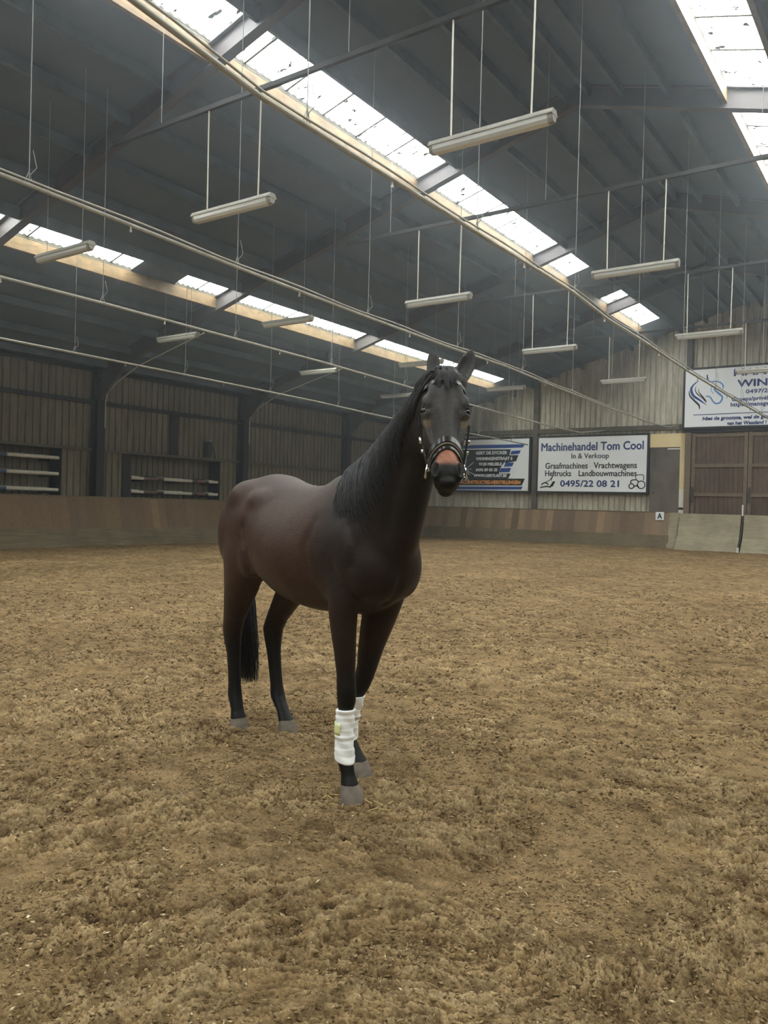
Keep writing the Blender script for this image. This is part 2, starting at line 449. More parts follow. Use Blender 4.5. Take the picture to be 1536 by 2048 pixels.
NICHES = [(9.9, 15.07), (17.75, 21.92)]
NZ0, NZ1 = 1.3, 3.08
mb = MB()
pl = lambda u, d, z: (XL - d, u, z)
corrugated(mb, YB, YF, 0.25, 0.05, lambda u: NZ1, lambda u: roof_z(XL) + 0.03, pl)
corrugated(mb, YB, YF, 0.25, 0.05, lambda u: -0.1, lambda u: NZ0, pl)
for a, b in ((YB, NICHES[0][0]), (NICHES[0][1], NICHES[1][0]), (NICHES[1][1], YF)):
    corrugated(mb, a, b, 0.25, 0.05, lambda u: NZ0, lambda u: NZ1, pl)
mb.box((XL - 0.06, YB, NZ1 - 0.03), (XL - 0.045, NICHES[0][0], NZ1 + 0.06)).box((XL - 0.06, NICHES[0][1], NZ1 - 0.03), (XL - 0.045, NICHES[1][0], NZ1 + 0.06)).box((XL - 0.06, NICHES[1][1], NZ1 - 0.03), (XL - 0.045, YF, NZ1 + 0.06))
for a, b in NICHES:
    mb.box((XL - 0.06, a, NZ1 + 0.035), (XL - 0.045, b, NZ1 + 0.09))
    corrugated(mb, a, b, 0.25, 0.05, lambda u: NZ0, lambda u: NZ1, lambda u, d, z: (XL - 0.62 - d, u, z))
struct(mb.build('wall_left', M['wall_left']), 'grey brown profiled sheet side wall with pole niches')
mb = MB()
for a, b in NICHES:
    mb.box((XL - 0.7, a - 0.03, NZ0 - 0.03), (XL + 0.01, a, NZ1 + 0.03)); mb.box((XL - 0.7, b, NZ0 - 0.03), (XL + 0.01, b + 0.03, NZ1 + 0.03))
    mb.box((XL - 0.7, a, NZ1), (XL + 0.01, b, NZ1 + 0.03)); mb.box((XL - 0.7, a, NZ0 - 0.03), (XL + 0.01, b, NZ0))
struct(mb.build('trim_1', M['steel_dark']), 'dark lining boards of the pole niches')
mb = MB()
corrugated(mb, XL, XR, 0.25, 0.05, lambda u: -0.1, lambda u: roof_z(u) + 0.03, lambda u, d, z: (u, YF + d, z))
# the doorway stands in front of the sheeting, so the gable is one sheet
struct(mb.build('wall_back', M['wall_far']), 'pale grey profiled sheet gable wall behind the signs')
mb = MB(); corrugated(mb, YB, YF, 0.25, 0.05, lambda u: -0.1, lambda u: roof_z(XR), lambda u, d, z: (XR + d, u, z))
struct(mb.build('wall_right', M['wall_left']))
mb = MB(); corrugated(mb, XL, XR, 0.25, 0.05, lambda u: -0.1, lambda u: roof_z(u) + 0.03, lambda u, d, z: (u, YB - d, z))
struct(mb.build('wall_front', M['wall_far']))

# ------------------------------------------------------------------ roof: opaque sheets, glazed strips, rafters, purlins
def slab(mb, xa, xb, ya, yb, top=0.012):
    ya = ya - 0.3 if ya == YB else ya; yb = yb + 0.3 if yb == YF else yb
    za, zb = roof_z(xa), roof_z(xb)
    mb.prism([(xa, ya, za), (xb, ya, zb), (xb, yb, zb), (xa, yb, za)], (0, 0, top))
mb = MB()
xs = [XL - 0.9] + [v for s_ in sorted(STRIPS, key=lambda q: q[0]) for v in s_[:2]] + [XR + 0.3]
for a, b in zip(xs[0::2], xs[1::2]):
    if a < RIDGE < b: slab(mb, a, RIDGE, YB, YF); slab(mb, RIDGE, b, YB, YF)
    else: slab(mb, a, b, YB, YF)
for xa, xb, spans in STRIPS:
    cur = YB
    for ya, yb in spans:
        if ya > cur: slab(mb, xa, xb, cur, ya)
        cur = yb
    slab(mb, xa, xb, cur, YF)
struct(mb.build('ceiling', M['roof']), 'dark underside of the pitched roof sheets')

n_win = 0
for si, (xa, xb, spans) in enumerate(STRIPS):
    for ya, yb in spans:
        cuts = [ya] + [r for r in RAFTERS if ya + 0.3 < r < yb - 0.3] + [yb]
        for c0, c1 in zip(cuts[:-1], cuts[1:]):
            n_win += 1
            ys = np.arange(c0, c1 + 1e-6, 0.045); ys[-1] = c1
            v = []
            ex = 0.1
            for y in ys:
                w = 0.026 * math.sin(2 * math.pi * y / 0.18) + 0.046
                v += [(xa - ex, y, roof_z(xa - ex) + w), (xb + ex, y, roof_z(xb + ex) + w)]
            f = [(2 * i, 2 * i + 1, 2 * i + 3, 2 * i + 2) for i in range(len(ys) - 1)]
            o = link_mesh('window_%d' % n_win, v, f, M['sky_near' if si in (0, 2) else 'sky_low'], None, True)
            struct(o, 'corrugated clear skylight sheet in the roof, one bay')
            xf = xa if xb < RIDGE else xa
            fv = []
            for y in ys:
                w = 0.026 * math.sin(2 * math.pi * y / 0.18) + 0.046
                fv += [(xf, y, roof_z(xf) - 0.04), (xf, y, roof_z(xf) + w), (xf - 0.03, y, roof_z(xf) - 0.04), (xf - 0.03, y, roof_z(xf) + w)]
            n_ = len(ys)
            ff = [(4 * i, 4 * i + 4, 4 * i + 5, 4 * i + 1) for i in range(n_ - 1)] + [(4 * i + 2, 4 * i + 3, 4 * i + 7, 4 * i + 6) for i in range(n_ - 1)] + [(4 * i + 1, 4 * i + 5, 4 * i + 7, 4 * i + 3) for i in range(n_ - 1)]
            link_mesh('edge_filler', fv, ff, M['filler'], o)
            s_ = MB(); y = c0 + 0.75
            while y < c1 - 0.3:
                s_.prism([(xa - ex, y, roof_z(xa - ex) + 0.012), (xb + ex, y, roof_z(xb + ex) + 0.012), (xb + ex, y + 0.045, roof_z(xb + ex) + 0.012), (xa - ex, y + 0.045, roof_z(xa - ex) + 0.012)], (0, 0, 0.012)); y += 1.12
            if s_.n: s_.build('lap_strip', M['seam'], o)

def rafter(y):
    mb = MB()
    for side in (-1, 1):
        xe = XL + 0.05 if side < 0 else XR - 0.05
        ze, zr = roof_z(xe) - 0.03, roof_z(RIDGE) - 0.03
        for (dy, t0, t1) in ((0.1, 0.0, 0.025), (0.012, 0.025, 0.40), (0.1, 0.40, 0.425)):
            mb.prism([(xe, y - dy, ze - t0), (RIDGE, y - dy, zr - t0), (RIDGE, y - dy, zr - t1), (xe, y - dy, ze - t1)], (0, 2 * dy, 0))
        # haunch over the post
        s2 = 1 if side < 0 else -1
        mb.prism([(xe, y - 0.05, ze - 0.4), (xe + s2 * 1.7, y - 0.05, roof_z(xe + s2 * 1.7) - 0.43), (xe + s2 * 0.36, y - 0.05, ze - 1.05), (xe, y - 0.05, ze - 1.05)], (0, 0.1, 0))
    return mb
def post(x, y, ztop, s=1):
    mb = MB()
    mb.box((x, y - 0.15, -0.1), (x + s * 0.02, y + 0.15, ztop)); mb.box((x + s * 0.02, y - 0.012, -0.1), (x + s * 0.34, y + 0.012, ztop)); mb.box((x + s * 0.34, y - 0.15, -0.1), (x + s * 0.36, y + 0.15, ztop))
    return mb
for i, y in enumerate(RAFTERS):
    struct(rafter(y).build('roof_beam', M['steel']), 'steel I-section rafter under the roof')
    struct(post(XL + 0.03, y, roof_z(XL) - 0.1).build('column', M['steel_dark']), 'dark steel post on the side wall')
    struct(post(XR - 0.03, y, roof_z(XR) - 0.1, -1).build('column', M['steel_dark']))
BAYS = [YB] + RAFTERS[1:] + [YF]
def purlin(x, mat, w=0.07, h=0.3, y0=YB, y1=YF, name='purlin_beam'):
    z = roof_z(x) - 0.035
    mb = MB(); mb.box((x - w / 2, y0, z - h), (x + w / 2, y1, z)); return struct(mb.build(name, mat), 'roof purlin running along the hall')
for xa in (-10.57, -17.40):
    for a, b in zip(BAYS[:-1], BAYS[1:]):
        purlin(xa + 0.025, M['timber'], 0.09, 0.30, a + 0.02, b - 0.02, 'timber_beam'); purlin(mir(xa + 0.025), M['timber'], 0.09, 0.30, a + 0.02, b - 0.02, 'timber_beam')
for a, b in zip(BAYS[:-1], BAYS[1:]):
    purlin(mir(-9.455), M['timber'], 0.09, 0.30, a + 0.02, b - 0.02, 'timber_beam'); 
for x in (-9.43, -16.36):
    purlin(x, M['purlin_dark'], 0.07, 0.26)
for x in (-22.4, -21.2, -19.9, -18.6, -15.1, -13.9, -12.7, -11.6, -8.4, -7.45, -6.75):
    purlin(x, M['purlin_dark'], 0.08, 0.2); purlin(mir(x), M['purlin_dark'], 0.08, 0.2)

# ------------------------------------------------------------------ wall rails and kickboards
for z0, z1, mt in ((4.62, 4.75, M['steel_dark']), (3.08, 3.17, M['girt'])):
    for a, b in zip(BAYS[:-1], BAYS[1:]):
        mb = MB(); mb.box((XL + 0.04, a + 0.16, z0), (XL + 0.16, b - 0.16, z1)); struct(mb.build('girt_beam', mt), 'horizontal rail on the side wall')
mb = MB(); mb.box((XL + 0.02, YB, roof_z(XL) - 0.16), (XL + 0.14, YF, roof_z(XL) - 0.04)); struct(mb.build('eave_beam', M['steel_dark']))
def kick(mb_args, name, mat, parent=None):
    mb = MB(); mb.prism(*mb_args); return mb.build(name, mat, parent)
KT, KM = 1.56, 0.54
def kickboard(name, p0, p1, inward, mat, label):
    """sloping boards between ground points p0 and p1; inward = unit vector into the hall"""
    p0 = np.array([*p0, 0.0]); p1 = np.array([*p1, 0.0]); w = np.array([*inward, 0.0]); Z = np.array([0, 0, 1.0])
    a, m, c = 0.0, 0.27, 0.42
    th = 0.05
    mb = MB(); mb.prism([p0 + w * a + Z * KT, p1 + w * a + Z * KT, p1 + w * m + Z * KM, p0 + w * m + Z * KM], -w * th)
    o = struct(mb.build(name, mat), label)
    mb = MB(); mb.prism([p0 + w * (m + .03) + Z * (KM + .02), p1 + w * (m + .03) + Z * (KM + .02), p1 + w * c - Z * .1, p0 + w * c - Z * .1], -w * 0.06)
    mb.build('base_board', M['kick_low'], o)
    mb = MB(); mb.prism([p0 + w * (a - .09) + Z * KT, p1 + w * (a - .09) + Z * KT, p1 + w * (a + .02) + Z * KT, p0 + w * (a + .02) + Z * KT], Z * 0.03)
    mb.build('cap_rail', M['kick_low'], o)
    return o
kickboard('baseboard_left', (XL + 0.42, YB), (XL + 0.42, YF), (1, 0), M['kick'], 'sloping plank kickboard along the side wall')
kickboard('baseboard_back', (XL + 0.42, YF - 0.2), (-9.65, YF - 0.2), (0, -1), M['kick_far'], 'sloping plank kickboard along the gable wall below the signs')
kickboard('baseboard_right', (XR - 0.42, YB), (XR - 0.42, YF), (-1, 0), M['kick'], 'sloping plank kickboard')
mb = MB(); mb.prism([(-9.66, YF - 0.21, KT), (-9.28, YF - 0.21, KT), (-9.32, YF - 0.62, 0), (-9.72, YF - 0.62, 0)], (0, 0.06, 0))
tag(mb.build('kickboard_end_panel', M['gate_board']), 'narrow grey board closing the plank kickboard beside the gate boards', 'board')

# ------------------------------------------------------------------ gable wall fittings
mb = MB(); mb.box((-16.34, YF - 0.17, 1.3), (-16.08, YF - 0.02, roof_z(-16.2) - 0.05)); struct(mb.build('column', M['girt']), 'dark steel post between the two lower signs')
mb = MB(); mb.box((-9.16, YF - 0.22, 5.2), (-8.93, YF - 0.02, roof_z(-9) - 0.05)); struct(mb.build('column', M['steel']), 'steel post above the barn doors')
mb = MB(); mb.box((XL, YF - 0.14, 5.24), (-9.2, YF - 0.02, 5.46)); struct(mb.build('girt_beam', M['girt']), 'horizontal rail above the lower signs')
mb = MB(); mb.box((-9.2, YF - 0.2, 5.06), (4, YF - 0.02, 5.22)); struct(mb.build('door_track_beam', M['steel_dark']), 'dark door track above the barn doors')
# small door with cream surround
d = struct(MB().box((-10.66, YF - 0.1, 0.0), (-9.36, YF - 0.03, 4.46)).build('door_1', M['door_panel']), 'dark scuffed door panel in a cream surround')
MB().box((-10.72, YF - 0.13, 4.46), (-9.14, YF - 0.03, 5.06)).build('door_header', M['cream'], d)
MB().box((-9.36, YF - 0.13, 2.6), (-9.14, YF - 0.03, 4.46)).build('door_jamb', M['cream'], d)
MB().box((-9.36, YF - 0.135, 1.5), (-9.14, YF - 0.03, 2.6)).build('door_jamb', M['white_paint'], d)
MB().box((-9.37, YF - 0.15, 1.70), (-9.13, YF - 0.13, 1.80)).build('black_band', M['black'], d)
MB().box((-9.9, YF - 0.12, 4.36), (-9.37, YF - 0.1, 4.41)).build('bright_strip', M['white_paint'], d)
# barn doors
mb = MB(); mb.box((-9.12, YF - 0.3, 0), (-8.88, YF - 0.03, 5.06)); struct(mb.build('trim_2', M['door_rail']), 'brown door post')
def barn_door(n, x0, x1):
    o = MB()
    x = x0
    while x < x1 - 0.01:
        o.box((x + 0.006, YF - 0.1, 0), (min(x + 0.19, x1), YF - 0.04, 5.05)); x += 0.19
    d = struct(o.build('door_%d' % n, M['door_wood']), 'tall brown boarded barn door')
    for z in (4.94, 3.63, 2.38, 0.3):
        MB().box((x0, YF - 0.15, z - 0.07), (x1, YF - 0.1, z + 0.07)).build('rail', M['door_rail'], d)
    for xx in (x0, x1 - 0.15):
        MB().box((xx, YF - 0.16, 0), (xx + 0.15, YF - 0.1, 5.05)).build('stile', M['door_rail'], d)
    MB().box((x0 + 0.02, YF - 0.24, 2.05), (x0 + 0.12, YF - 0.16, 2.7)).build('latch', M['steel'], d)
barn_door(2, -8.86, -6.6); barn_door(3, -6.57, -4.3); barn_door(4, -4.27, -2.0)

def gate_board(x0, x1, label):
    prof = [(YF - 0.35, 1.54), (YF - 0.5, 1.0), (YF - 0.68, 0.55), (YF - 0.92, 0.25), (YF - 1.2, -0.03)]
    poly = [(x0, y, z) for y, z in prof] + [(x0, y + 0.05, z) for y, z in prof[::-1]]
    o = MB().prism(poly, (x1 - x0, 0, 0)).build('gate_board', M['gate_board'])
    tag(o, label, 'gate', 'grey gate boards in front of the barn doors')
    MB().box((x0 + 0.05, YF - 0.33, 1.4), (x1 - 0.05, YF - 0.27, 1.52)).build('back_rail', M['door_rail'], o)
    return o
gate_board(-9.24, -6.75, 'grey plywood gate board beside the plank kickboard, below the first barn door')
gate_board(-6.62, -4.0, 'grey plywood gate board right of the white bolt, cut by the photo edge')
g = thing('gate_bolt', 'white upright bolt at the joint of the two grey gate boards', 'bolt', (-6.69, YF - 0.4, 1.0))
MB().box((-6.72, YF - 0.40, 1.50), (-6.66, YF - 0.34, 1.96)).build('bolt_bar', M['white_paint'], g)
MB().box((-6.72, YF - 1.29, -0.05), (-6.64, YF - 1.21, 0.2)).build('bolt_foot', M['white_paint'], g)
MB().tube([(-6.69, YF - 0.37, 1.55), (-6.69, YF - 0.42, 1.2), (-6.69, YF - 0.56, 0.9), (-6.69, YF - 0.76, 0.5), (-6.69, YF - 1.24, 0.1)], 0.02).build('bolt_rod', M['steel'], g)

# signs ------------------------------------------------------------
SY = YF - 0.24
def lettering(parent, text, x0, x1, z0, z1, mat, name='lettering', bold=0.0, italic=0.0, heavy=0.0):
    cu = bpy.data.curves.new('txt', 'FONT'); cu.body = text; cu.offset = bold; cu.shear = italic; cu.extrude = 0.004; cu.resolution_u = 3
    ob = bpy.data.objects.new('txt', cu); COL.objects.link(ob)
    dg = bpy.context.evaluated_depsgraph_get(); dg.update()
    me = bpy.data.meshes.new_from_object(ob.evaluated_get(dg))
    bpy.data.objects.remove(ob); bpy.data.curves.remove(cu)
    n = len(me.vertices); co = np.empty(n * 3); me.vertices.foreach_get('co', co); co = co.reshape(-1, 3)
    mn, mx = co.min(0), co.max(0)
    sx = (x1 - x0) / (mx[0] - mn[0]); sz = (z1 - z0) / (mx[1] - mn[1])
    og = np.array(ORIGIN[parent.name])
    lid_ = np.empty(len(me.loops), dtype=np.int32); me.loops.foreach_get('vertex_index', lid_)
    out = np.stack([x0 + (co[:, 0] - mn[0]) * sx, np.full(n, SY - 0.024) - co[:, 2], z0 + (co[:, 1] - mn[1]) * sz], -1) - og
    me.vertices.foreach_set('co', out.reshape(-1)); me.update()
    if heavy:
        fs = [tuple(p.vertices) for p in me.polygons]
        offs = [(0, 0), (heavy, 0), (-heavy, 0), (0, heavy), (0, -heavy)]
        vs = np.vstack([out + np.array([a, -0.0006 * k, b]) for k, (a, b) in enumerate(offs)])
        fs = [tuple(i + n * k for i in q) for k in range(len(offs)) for q in fs]
        bpy.data.meshes.remove(me); me = bpy.data.meshes.new(name); me.from_pydata(vs.tolist(), [], fs); me.update()
    me.materials.clear(); me.materials.append(mat)
    o = bpy.data.objects.new(name, me); COL.objects.link(o); o.parent = parent
    return o
def flat(parent, name, polys, mat, d=0.0):
    mb = MB()
    for p in polys: mb.prism([(x, SY - 0.022 - d, z) for x, z in p], (0, -0.006, 0))
    return mb.build(name, mat, parent)
def stroke(pts, w):
    pts = np.array(pts, float); w = np.full(len(pts), w) if np.isscalar(w) else np.array(w, float)
    # resample smoothly
    t = np.linspace(0, len(pts) - 1, (len(pts) - 1) * 6 + 1); i = np.clip(t.astype(int), 0, len(pts) - 2); f = t - i
    def cr(P):
        P0 = P[np.clip(i - 1, 0, len(P) - 1)]; P1 = P[i]; P2 = P[i + 1]; P3 = P[np.clip(i + 2, 0, len(P) - 1)]
        ff = f[:, None] if P.ndim > 1 else f
        return 0.5 * (2 * P1 + (P2 - P0) * ff + (2 * P0 - 5 * P1 + 4 * P2 - P3) * ff ** 2 + (3 * P1 - P0 - 3 * P2 + P3) * ff ** 3)
    q = cr(pts); ww = cr(w)
    tg = np.gradient(q, axis=0); tg /= np.linalg.norm(tg, axis=1)[:, None] + 1e-9
    nrm = np.stack([-tg[:, 1], tg[:, 0]], -1)
    L = q + nrm * ww[:, None] / 2; R_ = q - nrm * ww[:, None] / 2
    return [[L[k], L[k + 1], R_[k + 1], R_[k]] for k in range(len(q) - 1)]
def sign(name, label, x0, x1, z0, z1, group=None):
    s = thing(name, label, 'sign', ((x0 + x1) / 2, YF - 0.1, z0), group)
    MB().box((x0, SY - 0.02, z0), (x1, SY + 0.03, z1)).build('panel', M['sign_white'], s)
    f = MB(); w = 0.09
    f.box((x0 - w, SY - 0.03, z0 - w), (x0, YF - 0.03, z1 + w)).box((x1, SY - 0.03, z0 - w), (x1 + w, YF - 0.03, z1 + w))
    f.box((x0, SY - 0.03, z0 - w), (x1, YF - 0.03, z0)).box((x0, SY - 0.03, z1), (x1, YF - 0.03, z1 + w))
    f.build('frame', M['sign_frame'], s)
    return s
s = sign('advertising_sign', 'black and blue metalworker sign with white lettering behind the horse head', -21.2, -16.48, 2.45, 5.02, 'signs on the gable wall')
flat(s, 'black_field', [[(-21.2, 4.54), (-17.46, 4.5), (-17.54, 4.21), (-18.0, 3.6), (-21.2, 3.6)], [(-17.54, 4.21), (-17.04, 4.21), (-17.16, 3.91), (-17.79, 3.83)],
     [(-21.2, 3.6), (-18.0, 3.6), (-18.08, 3.3), (-21.2, 3.3)], [(-21.2, 3.3), (-17.44, 3.3), (-17.56, 3.06), (-21.2, 3.06)], [(-21.2, 3.06), (-16.67, 3.05), (-16.82, 2.71), (-21.2, 2.7)]], M['ink_black'])
flat(s, 'blue_stripes', [[(-21.2, 4.77), (-16.73, 4.74), (-16.82, 4.58), (-21.2, 4.58)], [(-17.41, 4.42), (-16.92, 4.44), (-17.0, 4.27), (-17.49, 4.25)], [(-17.72, 3.84), (-17.27, 3.85), (-17.36, 3.66), (-17.81, 3.64)],
     [(-17.98, 3.57), (-17.42, 3.58), (-17.5, 3.38), (-18.05, 3.36)], [(-21.2, 2.63), (-16.76, 2.66), (-16.84, 2.52), (-21.2, 2.48)]], M['ink_blue'], 0.008)
for tx, a, b, c, e, mt in (('GERT DE DYCKER', -19.4, -17.66, 4.27, 4.42, 'ink_white'), ('WINNINGENSTRAAT 6', -19.39, -17.36, 3.98, 4.13, 'ink_white'), ('9120 MELSELE', -19.2, -17.93, 3.71, 3.85, 'ink_white'),
                           ('0476 89 03 35', -19.37, -18.17, 3.42, 3.56, 'ink_white'), ('WWW.GERTLAST.BE', -19.48, -17.64, 3.13, 3.27, 'ink_white'), ('HEKKEN-CONSTRUCTIES-HERSTELLINGEN', -20.98, -16.9, 2.78, 2.95, 'ink_orange')):
    lettering(s, tx, a, b, c, e, M[mt], heavy=0.010).location.y = -0.012
flat(s, 'white_sparks', [p for k in range(14) for p in stroke([(-20.0, 3.5), (-20.0 + 0.75 * math.cos(k * 0.45 + 0.1) * (0.5 + 0.5 * (k % 3) / 2), 3.5 + 0.75 * math.sin(k * 0.45 + 0.1) * (0.5 + 0.5 * (k % 2)))], 0.03)], M['ink_white'], 0.012)

s = sign('advertising_sign', 'white machinery dealer sign with blue and black lettering beside the cream door', -15.98, -10.76, 2.45, 5.02, 'signs on the gable wall')
for tx, a, b, c, e, mt, bo in (('Machinehandel Tom Cool', -15.83, -10.92, 4.38, 4.76, 'ink_navy', 0.011), ('In & Verkoop', -14.3, -12.5, 3.93, 4.24, 'ink_dark', 0.004), ('Graafmachines', -15.6, -13.5, 3.53, 3.81, 'ink_black', 0.006), ('Vrachtwagens', -13.2, -11.2, 3.45, 3.81, 'ink_black', 0.006),
                               ('Heftrucks', -15.6, -14.3, 3.17, 3.44, 'ink_black', 0.006), ('Landbouwmachines', -13.92, -11.2, 3.17, 3.44, 'ink_black', 0.006), ('0495/22 08 21', -14.82, -12.0, 2.68, 2.97, 'ink_navy', 0.011)):
    lettering(s, tx, a, b, c, e, M[mt], heavy=bo)
tr = []
for cx, cz, r in ((-10.98, 2.78, 0.17), (-11.42, 2.72, 0.11)):
    tr += stroke([(cx + r * math.cos(a), cz + r * math.sin(a)) for a in np.linspace(0, 2 * math.pi, 13)], 0.045)
tr += stroke([(-11.45, 2.85), (-11.42, 2.98), (-11.2, 3.0), (-11.1, 2.9)], 0.05) + stroke([(-11.2, 3.0), (-11.22, 3.2), (-10.9, 3.22), (-10.88, 2.98)], 0.03) + stroke([(-11.3, 2.7), (-11.15, 2.75), (-11.1, 2.65)], 0.06)
flat(s, 'tractor_picture', tr, M['ink_black'])
dg_ = stroke([(-15.85, 2.62), (-15.5, 2.68), (-15.3, 2.63)], 0.06) + stroke([(-15.8, 2.75), (-15.6, 2.86), (-15.42, 2.76)], 0.06) + stroke([(-15.6, 2.86), (-15.35, 3.0), (-15.2, 3.2)], 0.035) + stroke([(-15.2, 3.2), (-15.3, 2.95)], 0.03) + [[(-15.4, 2.62), (-15.2, 2.68), (-15.08, 2.92), (-15.2, 2.92)]]
flat(s, 'digger_picture', dg_, M['ink_black'])

s = sign('advertising_sign', 'large white riding school sign with blue horse head emblem above the barn doors', -9.18, -3.4, 5.3, 7.78, 'signs on the gable wall')
for tx, a, b, c, e, mt, bo in (('MANEGE', -7.2, -4.9, 7.40, 7.68, 'ink_navy', 0.015), ('WINNINGEN', -7.05, -3.75, 6.93, 7.22, 'ink_navy', 0.015), ('0497/22 54 18', -6.72, -4.95, 6.64, 6.8, 'ink_navy', 0.006), ('Groeps/privélessen', -7.27, -5.3, 6.29, 6.5, 'ink_navy', 0.007),
                               ('https://manegewinningen', -7.3, -4.8, 6.06, 6.28, 'ink_navy', 0.007), ('Niet de grootste, wel de gezelligste', -8.42, -5.2, 5.53, 5.72, 'ink_navy', 0.009), ('van het Waasland !', -7.42, -5.9, 5.34, 5.49, 'ink_navy', 0.008)):
    lettering(s, tx, a, b, c, e, M[mt], heavy=bo, italic=0.12 if tx[0] in 'Nv' else 0)
flat(s, 'rule', [[(-8.82, 5.84), (-4.4, 5.84), (-4.4, 5.81), (-8.82, 5.81)]], M['ink_navy'])
E1 = [(-8.28, 7.54), (-8.28, 7.42), (-8.18, 7.24), (-7.9, 7.22), (-7.71, 7.14), (-7.62, 7.0), (-7.64, 6.9)]
F1 = [(-7.99, 7.03), (-7.95, 6.86), (-7.77, 6.68), (-7.65, 6.55), (-7.67, 6.41), (-7.76, 6.3), (-7.91, 6.28), (-8.03, 6.39), (-8.1, 6.52), (-8.2, 6.6), (-8.34, 6.61)]
flat(s, 'horse_head_emblem', stroke(E1, [.03, .06, .06, .05, .05, .05, .03]) + stroke([(-8.28, 7.54), (-8.25, 7.33), (-8.1, 7.2)], 0.04) + stroke(F1, [.04, .07, .08, .06, .06, .06, .06, .05, .05, .05, .03]) + stroke([(-8.09, 7.03), (-8.11, 6.87), (-8.01, 6.7)], 0.02), M['ink_sky'])
flat(s, 'mane_emblem', stroke([(-8.63, 7.3), (-8.85, 7.12), (-8.93, 6.92), (-8.83, 6.66), (-8.59, 6.48), (-8.27, 6.22)], [.02, .06, .1, .1, .08, .01]), M['ink_blue'])
flat(s, 'mane_strands', stroke([(-8.73, 7.07), (-8.76, 6.91), (-8.68, 6.74), (-8.47, 6.56), (-8.29, 6.34)], [.01, .03, .04, .04, .03]) + stroke([(-8.6, 6.94), (-8.62, 6.82), (-8.48, 6.64), (-8.29, 6.4)], [.02, .03, .05, .03]) + stroke([(-9.02, 6.88), (-8.98, 6.67), (-8.79, 6.45), (-8.6, 6.25), (-8.56, 6.06)], [.02, .06, .07, .07, .02]), M['ink_black'])
# marker plate on the kickboard
s = thing('letter_plate', 'small white plate with black letter A on the plank kickboard', 'sign', (-10.1, YF - 0.3, 1.25))
MB().box((-10.28, YF - 0.34, 1.22), (-9.92, YF - 0.31, 1.58)).build('plate', M['sign_white'], s)
SY_keep = SY; SY = YF - 0.318
lettering(s, 'A', -10.2, -10.0, 1.28, 1.52, M['ink_black'], heavy=0.008)
SY = SY_keep

# ------------------------------------------------------------------ jump poles in the niches, floodlight, board
M['pole_white'] = plain('dirty_white_pole_paint', srgb(206, 200, 184), 0.6, 0, 0.3, 0.12, 6)
M['pole_blue'] = plain('faded_blue_pole_paint', srgb(70, 88, 108), 0.6, 0, 0.3, 0.2, 6)
M['pole_brown'] = plain('brown_pole_paint', srgb(122, 92, 78), 0.6, 0, 0.3, 0.2, 6)
M['pole_dark'] = plain('dark_pole_paint', srgb(60, 58, 54), 0.6, 0, 0.3, 0.2, 6)
def jump_pole(y0, y1, x, z, bands, label, group):
    t_ = thing('jump_pole', label, 'pole', (x, (y0 + y1) / 2, z), group)
    a = 0.0
    for frac, mt in bands:
        MB().tube([(x, y0 + (y1 - y0) * a, z), (x, y0 + (y1 - y0) * (a + frac), z)], 0.055, 12).build('painted_band', M[mt], t_, auto=40)
        a += frac
    return t_
B1 = [(0.64, 'pole_blue'), (0.36, 'pole_white')]
B1b = [(0.42, 'pole_blue'), (0.34, 'pole_white'), (0.24, 'pole_blue')]
for lv, z in zip(('top', 'middle', 'bottom'), (2.78, 2.27, 1.76)):
    jump_pole(10.2, 15.0, XL - 0.04, z, B1, 'front blue and white jump pole on the %s bracket of the left niche' % lv, 'jump poles in the left niche')
    jump_pole(10.1, 14.75, XL - 0.26, z + 0.02, [(0.66, 'pole_blue'), (0.34, 'pole_white')], 'rear blue and white jump pole on the %s bracket of the left niche' % lv, 'jump poles in the left niche')
B2 = [(0.13, 'pole_white'), (0.15, 'pole_brown'), (0.07, 'pole_dark'), (0.33, 'pole_white'), (0.06, 'pole_dark'), (0.1, 'pole_brown'), (0.04, 'pole_dark'), (0.12, 'pole_white')]
for lv, z in zip(('upper', 'lower'), (2.27, 1.79)):
    jump_pole(17.8, 21.85, XL - 0.04, z, B2, 'front brown and white jump pole on the %s bracket nearer the rump' % lv, 'jump poles in the right niche')
    jump_pole(17.8, 21.8, XL - 0.26, z + 0.03, [(0.12, 'pole_white'), (0.2, 'pole_dark'), (0.3, 'pole_white'), (0.28, 'pole_dark'), (0.1, 'pole_white')], 'rear dark and white jump pole on the %s bracket nearer the rump' % lv, 'jump poles in the right niche')
mb = MB()
for ys, zs in (((10.6, 12.6, 14.7), (2.78, 2.27, 1.76)), ((18.3, 19.8, 21.5), (2.27, 1.79))):
    for y in ys:
        for z in zs: mb.box((XL - 0.62, y - 0.02, z - 0.11), (XL + 0.03, y + 0.02, z - 0.06))
struct(mb.build('trim_3', M['steel_dark']), 'steel brackets carrying the jump poles')
fl = thing('floodlight', 'small dark floodlight standing on the lower wall rail above the rump', 'lamp', (XL + 0.15, 21.25, 3.17))
MB().box((XL + 0.06, 21.03, 3.2), (XL + 0.2, 21.33, 3.78)).build('lamp_head', M['steel_dark'], fl)
MB().ball((XL + 0.16, 21.25, 3.84), 0.045).build('glass_bulb', M['lamp_lens'], fl)
MB().tube([(XL + 0.12, 21.33, 3.75), (XL + 0.12, 21.5, 3.45), (XL + 0.12, 21.55, 3.17)], 0.02).build('bracket', M['steel_dark'], fl)
tag(MB().box((XL + 0.02, 17.38, 1.3), (XL + 0.06, 17.72, 3.07)).build('wall_batten', M['steel_dark']), 'dark upright board at the left edge of the right pole niche', 'board')
tag(MB().box((XL + 0.02, 19.38, 3.17), (XL + 0.06, 19.76, 4.62)).build('wall_batten', M['steel_dark']), 'dark upright board between the two rails above the right pole niche', 'board')
